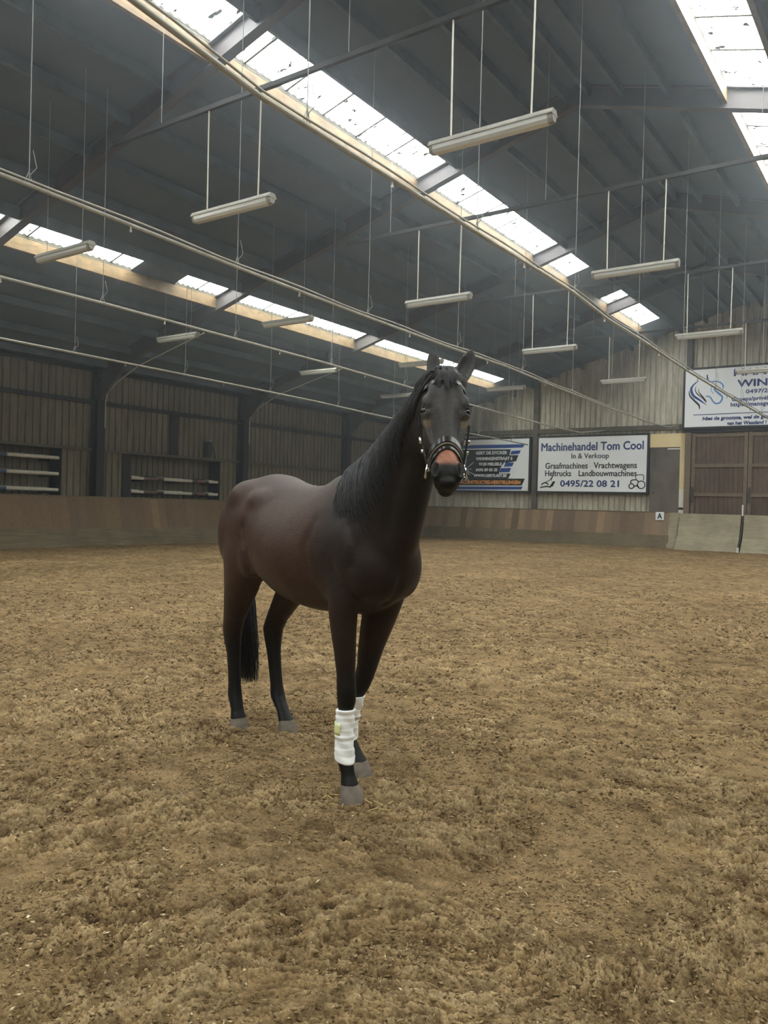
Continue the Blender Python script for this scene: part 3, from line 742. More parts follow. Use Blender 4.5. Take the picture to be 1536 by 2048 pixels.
for y, lab in ((16.25, 'pale conduit bending up the post left of the right pole niche'), (22.95, 'pale conduit bending up the post above the horse rump')):
    t_ = thing('conduit', lab, 'conduit', (XL + 0.42, y + 0.1, 3.9), 'conduits on the wall posts')
    x0 = XL + 0.42
    MB().tube([(x0, y + 0.12, 3.85), (x0, y + 0.12, 4.75), (x0 + 0.1, y + 0.12, 5.0), (x0 + 0.55, y + 0.12, 5.3), (x0 + 1.6, y + 0.12, 5.75), (x0 + 4.6, y + 0.12, 6.5)], 0.016).build('tube', M['pale_pipe'], t_)

# ------------------------------------------------------------------ sprinkler pipes on wires
def sprinkler(label, x, pts, y_first, ny, zoff=0.0, end=None, hose=False):
    t_ = thing('sprinkler_pipe', label, 'pipe', (x, 12, 4.9), 'sprinkler pipes under the roof')
    P = [(x, y, z) for y, z in pts]
    MB().tube(P, 0.026, 8).build('pipe', M['galv'], t_, True)
    if hose: MB().tube([(px + 0.02, py, pz + 0.055 + 0.012 * math.sin(py * 2.1)) for px, py, pz in [(x, yy, np.interp(yy, [q[0] for q in pts], [q[1] for q in pts])) for yy in np.arange(pts[0][0], pts[-1][0], 0.5)]], 0.012, 6).build('hose', M['galv'], t_, True)
    if end: MB().tube(end, 0.03, 8).build('end_hose', M['galv'], t_, True)
    ys = [q[0] for q in pts]; zs = [q[1] for q in pts]
    y = y_first
    while y < ys[-1]:
        z = float(np.interp(y, ys, zs))
        w = MB(); w.tube([(x, y, z + 0.02), (x, y, roof_z(x) - 0.05)], 0.006, 5); w.tube([(x, y - 0.06, z), (x, y, z + 0.16), (x, y + 0.05, z)], 0.007, 5)
        w.tube([(x, y, z + 0.1), (x + 0.05, y + 0.06, z + 0.2), (x + 0.02, y + 0.03, z + 0.4)], 0.005, 5)
        w.build('hanging_wire', M['wire'], t_)
        y += 3.3
    y = y_first + 1.4
    while y < ys[-1]:
        z = float(np.interp(y, ys, zs))
        MB().tube([(x, y, z), (x, y, z - 0.06), (x, y, z - 0.09)], [0.012, 0.012, 0.02], 6).build('nozzle', M['galv'], t_)
        y += 3.3
    return t_
sprinkler('galvanised sprinkler pipe with a hose tied on it, second from the ridge', -8.6, [(-10, 5.05), (5.1, 5.06), (8.6, 4.98), (11.5, 4.94), (14.8, 4.92), (17.4, 4.95), (20.6, 4.87), (25.4, 4.8), (26.8, 4.82)], 5.15, 0, hose=True,
          end=[(-8.6, 26.8, 4.82), (-8.62, 28.5, 4.78), (-8.75, 30.5, 4.86), (-9.0, 33, 5.0), (-9.4, 36.2, 5.4)])
sprinkler('galvanised sprinkler pipe nearest the ridge, under the large skylight', -4.85, [(-10, 5.1), (3.6, 5.1), (5.0, 4.98), (9.3, 4.98), (12.1, 4.99), (13.8, 4.9), (15.8, 4.9), (19, 4.84), (23.2, 4.83), (30, 4.86), (36.2, 4.9)], 5.6, 0, hose=True)
sprinkler('galvanised sprinkler pipe passing behind the horse ears, third from the ridge', -12.4, [(-10, 5.03), (7, 5.01), (8.9, 5.02), (11.9, 5.0), (15.2, 4.98), (19, 4.91), (22.9, 4.84), (26, 4.81)], 5.58, 0,
          end=[(-12.4, 26, 4.81), (-12.45, 29.4, 4.8), (-12.5, 32.5, 4.85), (-12.6, 36.2, 5.3)])
sprinkler('pale sprinkler pipe close to the side wall, lowest in the photo', -16.5, [(-10, 4.9), (9.3, 4.87), (14.2, 4.86), (20, 4.82), (23.4, 4.74), (36.0, 4.7)], 4.5, 0)

# ------------------------------------------------------------------ fluorescent lamps and their hanging rails
BAR_Z = {8.3: 7.38, 14.7: 7.56, 21.1: 7.66, 27.5: 7.68}
for (y, z), lab in zip(BAR_Z.items(), ('dark hanging rail across the hall nearest the camera, above the largest lamp', 'dark hanging rail across the hall above the second row of lamps', 'thin hanging rail across the hall above the third row of lamps', 'thin hanging rail across the hall closest to the gable wall')):
    t_ = thing('hanging_rail', lab, 'rail', (-4.0, y, z), 'hanging rails carrying the lamps')
    MB().box((-11.4, y - 0.03, z - 0.02), (5, y + 0.03, z + 0.05)).build('rail', M['steel_dark'], t_)
    MB().tube([(x, y + 0.06, z + 0.03 - 0.01 * (1 + math.sin(x * 3)) ) for x in np.arange(-11.3, 5, 0.35)], 0.012, 5).build('cable', M['wire'], t_)
    for x in (-10.2, -6.5, -2.6, 1.5):
        MB().tube([(x, y, z), (x, y, roof_z(x) - 0.05)], 0.006, 5).build('hanging_wire', M['wire'], t_)
def lamp_meshes():
    L = 0.8
    prof = lambda pts: [np.array([(x, y, z) for y, z in pts]) for x in (-L, L)]
    body = MB().loft(prof([(-0.075, 0.05), (-0.05, 0.095), (0.05, 0.095), (0.075, 0.05), (0.085, 0.045), (0.085, 0.03), (-0.085, 0.03), (-0.085, 0.045)]))
    lens = MB().loft([np.array([(x, y, z) for y, z in [(-0.072, 0.03), (0.072, 0.03), (0.066, -0.02), (0.04, -0.055), (-0.04, -0.055), (-0.066, -0.02)]]) for x in (-L + 0.05, L - 0.05)])
    cap = [MB().loft([np.array([(s * (L - 0.06 * k), y * (1 - 0.28 * (1 - k)), z * (1 - 0.25 * (1 - k)) ) for y, z in [(-0.078, 0.032), (0.078, 0.032), (0.07, -0.015), (0.043, -0.06), (-0.043, -0.06), (-0.07, -0.015)]]) for k in (0, 1)]) for s in (-1, 1)]
    tubes = MB().tube([(-L + 0.1, 0.025, 0.005), (L - 0.1, 0.025, 0.005)], 0.013, 8).tube([(-L + 0.1, -0.025, 0.005), (L - 0.1, -0.025, 0.005)], 0.013, 8)
    return body, lens, cap, tubes
M['tube_glass'] = plain('unlit_fluorescent_tube', srgb(232, 232, 226), 0.3, 0, 0.5, 0.02, 4)
proto = thing('fluorescent_lamp', '', 'lamp', (0, 0, 0), 'fluorescent lamps hanging under the roof')
b_, l_, c_, tb_ = lamp_meshes()
b_.build('housing', M['lamp_body'], proto, local=True); l_.build('diffuser', M['lamp_lens'], proto, local=True); tb_.build('fluorescent_tubes', M['tube_glass'], proto, True, local=True)
for c in c_: c.build('end_cap', M['lamp_cap'], proto, local=True)
LAMPS = [(-4.39, 8.3, 5.8500000000000005, 'largest fluorescent lamp hanging nearest the camera below the large skylight', 'rail'),
         (-8.59, 8.3, 5.7700000000000005, 'fluorescent lamp on two long rods left of the large skylight, second largest', 'rail'),
         (-12.72, 8.3, 5.79, 'fluorescent lamp hanging in front of the lower skylight at the far left of the photo', 'wire'),
         (-13.2, 14.7, 5.94, 'fluorescent lamp hanging in front of the lower skylight midway between photo edge and horse ears', 'wire'),
         (-17.18, 14.7, 5.95, 'dim fluorescent lamp close to the side wall above the left wall post', 'wire'),
         (-8.91, 14.7, 5.930000000000001, 'fluorescent lamp hanging straight above the horse ears with a loose dangling cord', 'rail'),
         (-4.7, 14.7, 5.970000000000001, 'fluorescent lamp hanging right of the large skylight end, third largest', 'rail'),
         (-9.09, 21.1, 6.0200000000000005, 'fluorescent lamp hanging right of the horse ears, above the middle of the gable', 'rail'),
         (-4.84, 21.1, 6.0200000000000005, 'fluorescent lamp hanging above the riding school sign', 'rail'),
         (-13.35, 21.1, 5.970000000000001, 'fluorescent lamp partly hidden by the horse ear in front of the lower skylight', 'wire'),
         (-17.46, 21.1, 6.0200000000000005, 'dim fluorescent lamp close to the side wall above the second wall post', 'wire'),
         (-9.07, 27.5, 6.07, 'fluorescent lamp hanging before the gable above the machinery dealer sign', 'rail'),
         (-13.57, 27.5, 6.08, 'fluorescent lamp hanging beside the horse forehead at the end of the lower skylight', 'wire'),
         (-4.64, 27.5, 6.09, 'fluorescent lamp hanging in front of the riding school sign lettering', 'rail'),
         (-18.54, 27.5, 6.09, 'dim fluorescent lamp behind the horse mane close to the side wall', 'wire')]
for i, (x, y, z, lab, kind) in enumerate(LAMPS):
    if i == 0: o = proto
    else:
        o = proto.copy(); COL.objects.link(o)
        for ch in protos:
            c = ch.copy(); COL.objects.link(c); c.parent = o
    o.location = (x, y, z); o['label'] = lab
    ORIGIN[o.name] = (x, y, z)
    if i == 0: protos = list(proto.children)
for i, (x, y, z, lab, kind) in enumerate(LAMPS):
    o = [q for q in bpy.data.objects if q.get('label') == lab][0]
    for s_ in (-0.52, 0.52):
        w = MB()
        if kind == 'rail':
            zt = min(BAR_Z.items(), key=lambda q: abs(q[0] - y))
            w.tube([(x + s_, y, z + 0.09), (x + s_ * 1.02, y, zt[1] - 0.3), (x + s_ * 1.02, zt[0], zt[1] - 0.024)], 0.011, 6)
        else:
            w.tube([(x + s_, y, z + 0.09), (x + s_, y, roof_z(x + s_) - 0.05)], 0.005, 5)
        w.build('suspension', M['pale_pipe'] if kind == 'rail' else M['wire'], o)


# ------------------------------------------------------------------ the horse
H_O = (-2.5, 3.45, 0.0)
H_ROT = math.atan2(-0.48, 1.16)
horse = thing('horse', 'dark bay horse standing on the sand in a black bridle and white front leg bandages', 'horse', H_O)
horse.rotation_euler = (0, 0, H_ROT)
ORIGIN[horse.name] = (0, 0, 0)
Zv = np.array([0, 0, 1.0])
def ring_se(c, U, V, a, bt, bb, p=2.0, k=28, pinch=0.0, low=0.0):
    """super-ellipse ring; pinch narrows the top, low narrows the bottom"""
    th = np.arange(k) * 2 * math.pi / k
    cs, sn = np.cos(th), np.sin(th)
    x = a * np.sign(cs) * np.abs(cs) ** (2 / p); y = np.sign(sn) * np.abs(sn) ** (2 / p)
    x = x * (1 - pinch * np.clip(y, 0, 1) ** 1.5 - low * np.clip(-y, 0, 1) ** 1.5)
    y = np.where(y > 0, y * bt, y * bb)
    return np.asarray(c) + x[:, None] * np.asarray(U) + y[:, None] * np.asarray(V)
hb = MB()
Uy = np.array([0, 1.0, 0])
# trunk: f, top, bottom, half width, height of widest point
TR = [(-1.565, 1.40, 1.20, .05, 1.30), (-1.53, 1.52, 1.06, .15, 1.30), (-1.46, 1.595, .99, .225, 1.30), (-1.36, 1.645, .98, .27, 1.31), (-1.24, 1.685, 1.0, .29, 1.33),
      (-1.10, 1.70, 1.0, .295, 1.34), (-.96, 1.685, .985, .295, 1.30), (-.82, 1.65, .945, .315, 1.24), (-.68, 1.625, .915, .335, 1.21), (-.54, 1.615, .90, .340, 1.20), (-.40, 1.62, .895, .330, 1.20),
      (-.27, 1.645, .90, .300, 1.22), (-.14, 1.67, .91, .265, 1.24), (-.02, 1.67, .92, .240, 1.25), (.08, 1.62, .94, .235, 1.24), (.17, 1.52, .98, .222, 1.22), (.25, 1.42, 1.02, .195, 1.20), (.31, 1.34, 1.07, .15, 1.19), (.345, 1.28, 1.12, .08, 1.19)]
hb.loft([ring_se((f, 0, zm), Uy, Zv, w, t_ - zm, zm - b_, 2.15, 32, pinch=0.30 if -.95 < f < .1 else 0.18, low=0.1) for f, t_, b_, w, zm in TR])
# neck
ND = np.array([(-.34, 0, 1.665), (-.16, 0, 1.70), (.04, -.003, 1.775), (.22, -.008, 1.875), (.38, -.014, 1.975), (.52, -.022, 2.06), (.63, -.032, 2.11), (.71, -.042, 2.115)])
NV = np.array([(.21, 0, 1.05), (.335, 0, 1.17), (.415, .002, 1.32), (.462, 0, 1.46), (.505, -.004, 1.59), (.545, -.014, 1.69), (.58, -.026, 1.77), (.61, -.036, 1.84)])
NW = np.array([.205, .192, .168, .145, .124, .108, .096, .088])
def cat(P, t):
    n = len(P); i = np.clip(int(t), 0, n - 2); f = t - i
    P0, P1, P2, P3 = P[max(i - 1, 0)], P[i], P[i + 1], P[min(i + 2, n - 1)]
    return 0.5 * (2 * P1 + (P2 - P0) * f + (2 * P0 - 5 * P1 + 4 * P2 - P3) * f * f + (3 * P1 - P0 - 3 * P2 + P3) * f ** 3)
def neck_frame(t):
    D, V_, w = cat(ND, t), cat(NV, t), cat(NW[:, None], t)[0]
    th = math.radians(-31) * min(1, max(0, (t - 2.5) / 4.5))
    return (D + V_) / 2, (D - V_) / 2, np.array([-math.sin(th), math.cos(th), 0]), w
hb.loft([ring_se(c, U, V, w, 1, 1, 2.1, 28, pinch=0.45, low=0.12) for c, V, U, w in [neck_frame(t) for t in np.linspace(0, 7, 15)]])
# head
HP = np.array([.70, -.030, 2.125]); th_ = math.radians(-31); al_ = math.radians(62)
hc = np.array([math.cos(th_), math.sin(th_), 0])
HA = hc * math.cos(al_) - Zv * math.sin(al_); HN = hc * math.sin(al_) + Zv * math.cos(al_); HB = np.array([-math.sin(th_), math.cos(th_), 0])
def H3(s, b, n): return HP + HA * s + HB * b + HN * n
# s, half width, front n, back n, exponent, pinch(front), low(back)
HD = [(-.05, .060, -.040, -.12, 2.0, .2, .1), (-.02, .082, -.010, -.17, 2.1, .25, .1), (.04, .090, .008, -.20, 2.3, .22, .1), (.10, .096, .016, -.225, 2.5, .25, .12), (.16, .103, .014, -.245, 2.6, .25, .15), (.21, .104, .012, -.255, 2.6, .28, .2),
      (.26, .095, .010, -.25, 2.5, .3, .25), (.31, .082, .006, -.225, 2.4, .3, .3), (.36, .070, .002, -.19, 2.4, .3, .3), (.41, .062, -.002, -.155, 2.4, .3, .3), (.45, .060, -.004, -.135, 2.4, .25, .3), (.49, .064, -.006, -.128, 2.4, .2, .3),
      (.525, .064, -.012, -.125, 2.3, .15, .3), (.555, .056, -.024, -.12, 2.2, .1, .2), (.575, .042, -.042, -.112, 2.0, 0, .1), (.585, .022, -.06, -.10, 2.0, 0, 0)]
HDa = np.array(HD)
def head_row(s):
    return [np.interp(s, HDa[:, 0], HDa[:, k]) for k in range(7)]
def head_ring(s, grow=0.0, k=28, tilt=0.0):
    _, w, nf, nb, p, pf, lw = head_row(s)
    c = H3(s, 0, (nf + nb) / 2); hh = (nf - nb) / 2 + grow
    r = ring_se(c, HB, HN, w + grow, hh, hh, p, k, pf, lw)
    if tilt:
        d = (r - c) @ HN
        r = r + HA * (-(d - hh) * tilt)[:, None]
    return r
hb.loft([head_ring(s) for s in HDa[:, 0]])
# cheeks (jaw discs), brow ridges, nostril wings, lips, chin
AX = np.stack([HA, HB, HN])
for sd in (-1, 1):
    hb.ball(H3(.235, sd * .066, -.165), (.10, .036, .085), AX)
    hb.ball(H3(.160, sd * .084, -.014), (.040, .024, .020), AX)
    hb.ball(H3(.20, sd * .088, -.040), (.046, .026, .034), AX)
    hb.ball(H3(.508, sd * .050, -.038), (.046, .023, .034), AX)
    hb.ball(H3(.11, sd * .060, -.016), (.06, .03, .022), AX)
    hb.tube([H3(.25, sd * .092, -.045), H3(.31, sd * .08, -.05), H3(.37, sd * .066, -.05)], [.014, .011, .006], 8)
hb.ball(H3(.557, 0, -.055), (.032, .046, .036), AX)
hb.ball(H3(.555, 0, -.112), (.036, .038, .030), AX)
# ears
def ear(sd):
    tip = H3((-.175, -.155)[sd > 0], (-.066, .150)[sd > 0], -.050) + Zv * (.035, .022)[sd > 0]
    base = H3(.005, (-.058, .078)[sd > 0], -.055)
    ax = tip - base; L = np.linalg.norm(ax); ax /= L
    fr = HN * .9 + HB * sd * .30; fr -= ax * np.dot(fr, ax); fr /= np.linalg.norm(fr)
    lat = np.cross(ax, fr)
    tt = [-.10, 0, .12, .25, .38, .52, .66, .80, .90, .97, 1.0]; ww = [.034, .035, .039, .043, .045, .044, .039, .029, .019, .010, .005]
    rings = []
    for t, w in zip(np.linspace(-.1, 1, 24), np.interp(np.linspace(-.1, 1, 24), tt, ww)):
        c = base + ax * L * t - fr * .012 * t * t - lat * lat_s(sd) * .014 * max(0, t - .4) ** 2
        o_, i_ = [], []
        dep = .85 * w; th = min(.014, .75 * w)
        for a in np.linspace(-1.9, 1.9, 13): o_.append(c + lat * w * math.sin(a * .82) - fr * dep * math.cos(a * .82))
        for a in np.linspace(1.9, -1.9, 13): i_.append(c + lat * (w - th * .8) * math.sin(a * .82) - fr * (dep - th) * math.cos(a * .82) + fr * .0)
        rings.append(np.array(o_ + i_))
    hb.loft(rings)
    hb.ball(base - ax * .012 - fr * .012, (.040, .040, .050))
def lat_s(sd): return sd
ear(-1); ear(1)
# legs: f, l, z, radius fore-aft, radius sideways
def leg(P):
    hb.loft([ring_se((f, l, z), Uy, np.array([1.0, 0, 0]), rl, rf, rf, 2.1, 20) for f, l, z, rf, rl in P])
LEG_RF = [(.06, -.125, 1.30, .15, .085), (.045, -.148, 1.12, .125, .083), (.04, -.155, .98, .094, .074), (.045, -.15, .85, .074, .064), (.055, -.143, .73, .061, .054), (.06, -.138, .62, .051, .047), (.066, -.135, .545, .054, .050),
          (.064, -.132, .485, .050, .047), (.052, -.13, .42, .037, .034), (.045, -.128, .30, .035, .032), (.047, -.127, .21, .041, .039), (.06, -.127, .17, .042, .040), (.088, -.126, .115, .035, .036), (.105, -.125, .07, .045, .046), (.11, -.125, .04, .046, .047)]
LEG_LF = [(.07, .12, 1.30, .15, .085), (.045, .13, 1.12, .125, .115), (.005, .118, .98, .100, .110), (-.04, .110, .85, .082, .094), (-.08, .102, .73, .068, .074), (-.11, .098, .62, .056, .058), (-.14, .095, .545, .055, .052),
          (-.165, .088, .485, .051, .047), (-.205, .082, .42, .040, .036), (-.255, .082, .30, .038, .034), (-.28, .086, .21, .043, .041), (-.272, .092, .17, .042, .040), (-.232, .105, .115, .037, .038), (-.205, .112, .07, .047, .048), (-.195, .114, .04, .048, .049)]
LEG_RH = [(-1.14, -.12, 1.50, .12, .05), (-1.17, -.15, 1.36, .22, .115), (-1.18, -.18, 1.20, .235, .13), (-1.20, -.18, 1.06, .20, .118), (-1.28, -.165, .93, .15, .102), (-1.37, -.152, .81, .112, .084), (-1.445, -.142, .71, .092, .066), (-1.48, -.137, .64, .090, .061), (-1.478, -.134, .56, .070, .054),
          (-1.465, -.13, .48, .055, .045), (-1.452, -.128, .36, .048, .041), (-1.442, -.127, .27, .048, .041), (-1.432, -.127, .205, .053, .047), (-1.415, -.127, .17, .050, .045), (-1.385, -.127, .115, .041, .042), (-1.365, -.127, .07, .049, .051), (-1.36, -.127, .04, .050, .052)]
LEG_LH = [(-1.14, .12, 1.50, .12, .05), (-1.12, .15, 1.36, .22, .115), (-1.10, .18, 1.20, .225, .13), (-1.09, .18, 1.06, .19, .118), (-1.17, .165, .93, .15, .104), (-1.28, .15, .81, .115, .086), (-1.37, .14, .71, .098, .068), (-1.41, .133, .64, .096, .062), (-1.40, .13, .56, .074, .054),
          (-1.378, .128, .48, .057, .045), (-1.345, .127, .36, .050, .041), (-1.32, .127, .27, .050, .041), (-1.30, .127, .205, .056, .048), (-1.272, .127, .17, .052, .046), (-1.205, .127, .115, .042, .042), (-1.165, .128, .07, .049, .051), (-1.155, .128, .04, .050, .052)]
for L_ in (LEG_RF, LEG_LF, LEG_RH, LEG_LH): leg(L_)
for (f, l, z) in ((-1.545, -.137, .675), (-1.475, .133, .675)): hb.ball((f, l, z), (.034, .028, .05))   # points of hock
for f, l in ((-1.325, .127), (-1.45, -.127), (-.30, .088), (.028, -.127)): hb.ball((f, l, .188), (.038, .036, .034))   # fetlocks
for sd, off in ((-1, 0), (1, -.0)):
    hb.ball((.10, sd * .135, 1.27), (.17, .105, .22))            # shoulder
    hb.ball((.20, sd * .118, 1.19), (.10, .095, .17))           # breast
    hb.ball((-.06, sd * .165, 1.14), (.12, .07, .16))            # triceps
    hb.ball((-.98, sd * .235, 1.18), (.12, .07, .16))            # stifle
    hb.ball((-.97, sd * .165, 1.50), (.15, .10, .10))           # hip
    hb.ball((-1.38, sd * .15, 1.30), (.18, .14, .27))            # buttock
    hb.ball((-1.22, sd * .12, 1.52), (.26, .15, .14))            # croup
hb.tube([(-1.50, 0, 1.56), (-1.57, 0, 1.52), (-1.63, 0, 1.40), (-1.65, 0, 1.24), (-1.65, 0, 1.1)], [.055, .05, .04, .03, .015], 12)   # tail dock
raw = hb.build('horse_raw', None)
md = raw.modifiers.new('r', 'REMESH'); md.mode = 'VOXEL'; md.voxel_size = 0.0068; md.adaptivity = 0.0
dg = bpy.context.evaluated_depsgraph_get(); dg.update()
rm = bpy.data.meshes.new_from_object(raw.evaluated_get(dg))
rme = raw.data; bpy.data.objects.remove(raw); bpy.data.meshes.remove(rme)
rm.name = 'body'
nv = len(rm.vertices); co = np.empty(nv * 3); rm.vertices.foreach_get('co', co); co = co.reshape(-1, 3)
ne = len(rm.edges); ed = np.empty(ne * 2, dtype=np.int64); rm.edges.foreach_get('vertices', ed); ed = ed.reshape(-1, 2)
deg = np.bincount(ed.ravel(), minlength=nv).astype(float)[:, None]
def lap(P):
    s = np.zeros_like(P)
    for k in range(3): s[:, k] = np.bincount(ed[:, 0], P[ed[:, 1], k], nv) + np.bincount(ed[:, 1], P[ed[:, 0], k], nv)
    return s / np.maximum(deg, 1) - P
def head_local(P):
    d = P - HP; return d @ HA, d @ HB, d @ HN
def sstep(x, a, b): q = np.clip((x - a) / (b - a), 0, 1); return q * q * (3 - 2 * q)
hs, hbq, hn = head_local(co)
is_head = (hs > -.22) & (hn > -.27) & (np.abs(hbq) < .16) & (co[:, 0] > .6) & (hs < .7)
# long-range smoothing on trunk and thighs, light smoothing on lower legs and head
wt = np.where(is_head, 0.0, sstep(co[:, 2], .90, 1.12))[:, None]
for it in range(150):
    co = co + 0.5 * lap(co) * wt
for it in range(24):
    co = co + (0.5 if it % 2 == 0 else -0.51) * lap(co)
# modelled hollows: nostrils, mouth line, eye sockets, muscle furrows
def dent(c, r, depth, d):
    q = np.clip(1 - np.linalg.norm((co - np.asarray(c)) / np.asarray(r), axis=1), 0, 1); q = q * q * (3 - 2 * q)
    return q[:, None] * np.asarray(d) * depth
ear_m = ((hs < -.022) & (hn > -.14) & (np.abs(hbq) > .02) & (co[:, 0] > .55) & (co[:, 2] > 2.13)).astype(float)[:, None]
for it in range(7): co = co + 0.5 * lap(co) * ear_m
hs, hbq, hn = head_local(co)
pm = (sstep(hs, -.06, -.03) * sstep(hs, .16, .10) * (co[:, 0] > .5) * (co[:, 2] > 1.9))[:, None]
for it in range(14): co = co + 0.5 * lap(co) * pm
hs, hbq, hn = head_local(co)
def hdent(s, b, n, rs, rb, rn, depth, d):
    q = np.clip(1 - ((hs - s) / rs) ** 2 - ((hbq - b) / rb) ** 2 - ((hn - n) / rn) ** 2, 0, 1)
    return (q ** 0.8)[:, None] * np.asarray(d) * depth
dd = np.zeros_like(co)
for sd in (-1, 1):
    dd += hdent(.508, sd * .056, -.026, .036, .014, .036, .040, -HB * sd * .6 - HN * .8)
    dd += hdent(.203, sd * .0945, -.024, .024, .030, .030, .007, -HB * sd * .7 - HN * .7)
    dd += hdent(.30, sd * .05, 0, .10, .03, .05, .006, -HN)
    dd += hdent(.10, sd * .088, -.03, .03, .03, .04, .006, -HB * sd)
co = co + dd
def furrow(pts, w, depth):
    global co
    pts = np.array(pts); best = np.full(nv, 9.0)
    for a, b in zip(pts[:-1], pts[1:]):
        ab = b - a; t_ = np.clip(((co - a) @ ab) / (ab @ ab), 0, 1)
        best = np.minimum(best, np.linalg.norm(co - (a + t_[:, None] * ab), axis=1))
    q = np.exp(-(best / w) ** 2)
    nrm = np.empty(nv * 3); rm.vertices.foreach_set('co', co.reshape(-1)); rm.update(); rm.vertices.foreach_get('normal', nrm)
    co = co - nrm.reshape(-1, 3) * (q * depth)[:, None]
for sd in (-1, 1):
    furrow([(-.16, sd * .26, 1.42), (-.19, sd * .28, 1.25), (-.17, sd * .27, 1.08), (-.08, sd * .22, .98)], .035, .014)     # behind the shoulder
    furrow([(.16, sd * .21, 1.40), (.22, sd * .2, 1.30), (.20, sd * .2, 1.20)], .03, .010)
    furrow([(-1.0, sd * .29, 1.34), (-.93, sd * .30, 1.22), (-.91, sd * .29, 1.10), (-.95, sd * .25, 1.0)], .045, .018)     # flank
    furrow([(.37, sd * .125, 1.36), (.40, sd * .105, 1.55), (.48, sd * .085, 1.72)], .03, .012)                                 # jugular groove
    furrow([(.05, sd * .235, 1.18), (.12, sd * .22, 1.08)], .03, .008)
furrow([(.33, 0, 1.30), (.32, 0, 1.12), (.2, 0, 1.0)], .022, .014)                                                            # between the breasts
furrow([(-1.2, 0, 1.72), (-1.45, 0, 1.62)], .02, .006)
for it in range(6): co = co + (0.5 if it % 2 == 0 else -0.5) * lap(co)
rm.vertices.foreach_set('co', co.reshape(-1)); rm.update()
rm.polygons.foreach_set('use_smooth', [True] * len(rm.polygons))
# coat colours by body region (the horse's own markings)
hs, hbq, hn = head_local(co)
f_, l_, z_ = co.T
brown = np.array(srgb(63, 44, 36)[:3]); dark = np.array(srgb(34, 29, 28)[:3]); blk = np.array(srgb(17, 16, 16)[:3]); face = np.array(srgb(56, 53, 53)[:3]); tan = np.array(srgb(172, 118, 98)[:3]); red = np.array(srgb(46, 29, 22)[:3])
cl = np.tile(brown, (nv, 1))
def blend(w, c):
    global cl
    cl = cl * (1 - w[:, None]) + c * w[:, None]
blend(sstep(f_, -.28, .02) * .85, dark)                                           # forehand darker
blend(sstep(z_, 1.15, .95) * sstep(f_, -.2, 0) * .3, red)
blend(sstep(z_, 1.10, .80) * .5, red)
blend(sstep(z_, .78, .50), blk)
blend(sstep(z_, .98, .62) * .45, blk)
nk = sstep(f_, .12, .40) * sstep(z_, 1.25, 1.5)
blend(nk * .8, np.array(srgb(28, 26, 27)[:3]))
hd = ((hs > -.25) & (f_ > .55) & (z_ > 1.45)).astype(float) * sstep(hn, -.30, -.10)
blend(hd, face)
pat = sstep(hs, .385, .425) * sstep(hs, .50, .462) * sstep(np.abs(hbq), .058, .034) * sstep(hn, -.07, -.035) * hd
blend(sstep(hs, .455, .50) * hd, blk * 1.25)
blend(pat, tan)
blend(sstep(hs, .34, .38) * sstep(hs, .43, .40) * hd * .5, np.array(srgb(92, 70, 62)[:3]))
for sd in (-1, 1):
    q = np.exp(-(((hs - .262) / .022) ** 2 + ((hbq - sd * .085) / .02) ** 2)) * hd
    blend(q * .55, np.array(srgb(120, 100, 66)[:3]))
    q = np.exp(-(((hs - .510) / .028) ** 2 + ((hbq - sd * .050) / .017) ** 2)) * sstep(hn, -.10, -.07) * hd
    blend(np.clip(q * 1.3, 0, 1), np.array([.004, .004, .004]))
att = rm.color_attributes.new('coat', 'FLOAT_COLOR', 'POINT')
att.data.foreach_set('color', np.concatenate([cl, np.ones((nv, 1))], 1).astype(np.float32).reshape(-1))
t = NT('bay_coat')
at = t.n('ShaderNodeAttribute'); at.attribute_name = 'coat'
cN = t.coord((5, 14, 11)); n1 = t.noise(cN, 7, 7, 0.7); n2 = t.noise(t.coord((1, 1.5, 1.6)), 7, 5, 0.65)
col = t.mix(1.0, at.outputs['Color'], t.ramp(n1, [(0.3, (0.68, 0.68, 0.68, 1)), (0.7, (1.32, 1.28, 1.25, 1))]), 'MULTIPLY')
col = t.mix(1.0, col, t.ramp(n2, [(0.3, (0.78, 0.78, 0.78, 1)), (0.7, (1.2, 1.2, 1.2, 1))]), 'MULTIPLY')
b_ = t.pbsdf(col, 0.46, 0, 0.22, t.bump(n1, 0.25, 0.006))
b_.inputs['Sheen Weight'].default_value = 0.02; b_.inputs['Sheen Roughness'].default_value = 0.4
rm.materials.clear(); rm.materials.append(t.m)
body = bpy.data.objects.new('body', rm); COL.objects.link(body); body.parent = horse; ORIGIN[body.name] = (0, 0, 0)

t = NT('black_horse_hair'); nz = t.noise(t.coord((40, 40, 6)), 6, 3)
t.pbsdf(t.ramp(nz, [(0.3, srgb(26, 25, 26)), (0.7, srgb(52, 50, 50))]), 0.5, 0, 0.35); M['hair'] = t.m
M['hoof'] = plain('dusty_grey_hoof', srgb(112, 102, 92), 0.7, 0, 0.3, 0.25, 18, 0.3)
t = NT('dark_glossy_eye'); t.pbsdf(srgb(14, 11, 10), 0.16, 0, 0.6); M['eye'] = t.m
M['leather'] = plain('black_bridle_leather', srgb(26, 25, 26), 0.28, 0, 0.6, 0.15, 30)
M['padding'] = plain('grey_noseband_lining', srgb(112, 106, 98), 0.7, 0, 0.3, 0.12, 20)
M['chrome'] = plain('bright_bit_metal', srgb(222, 224, 226), 0.18, 1.0, 0.5, 0.04, 8)
M['bandage'] = plain('white_fleece_bandage', srgb(250, 251, 253), 0.85, 0, 0.2, 0.03, 12, 0.25)
M['tab'] = plain('pale_yellow_closure', srgb(226, 232, 176), 0.8, 0, 0.2, 0.06, 12)

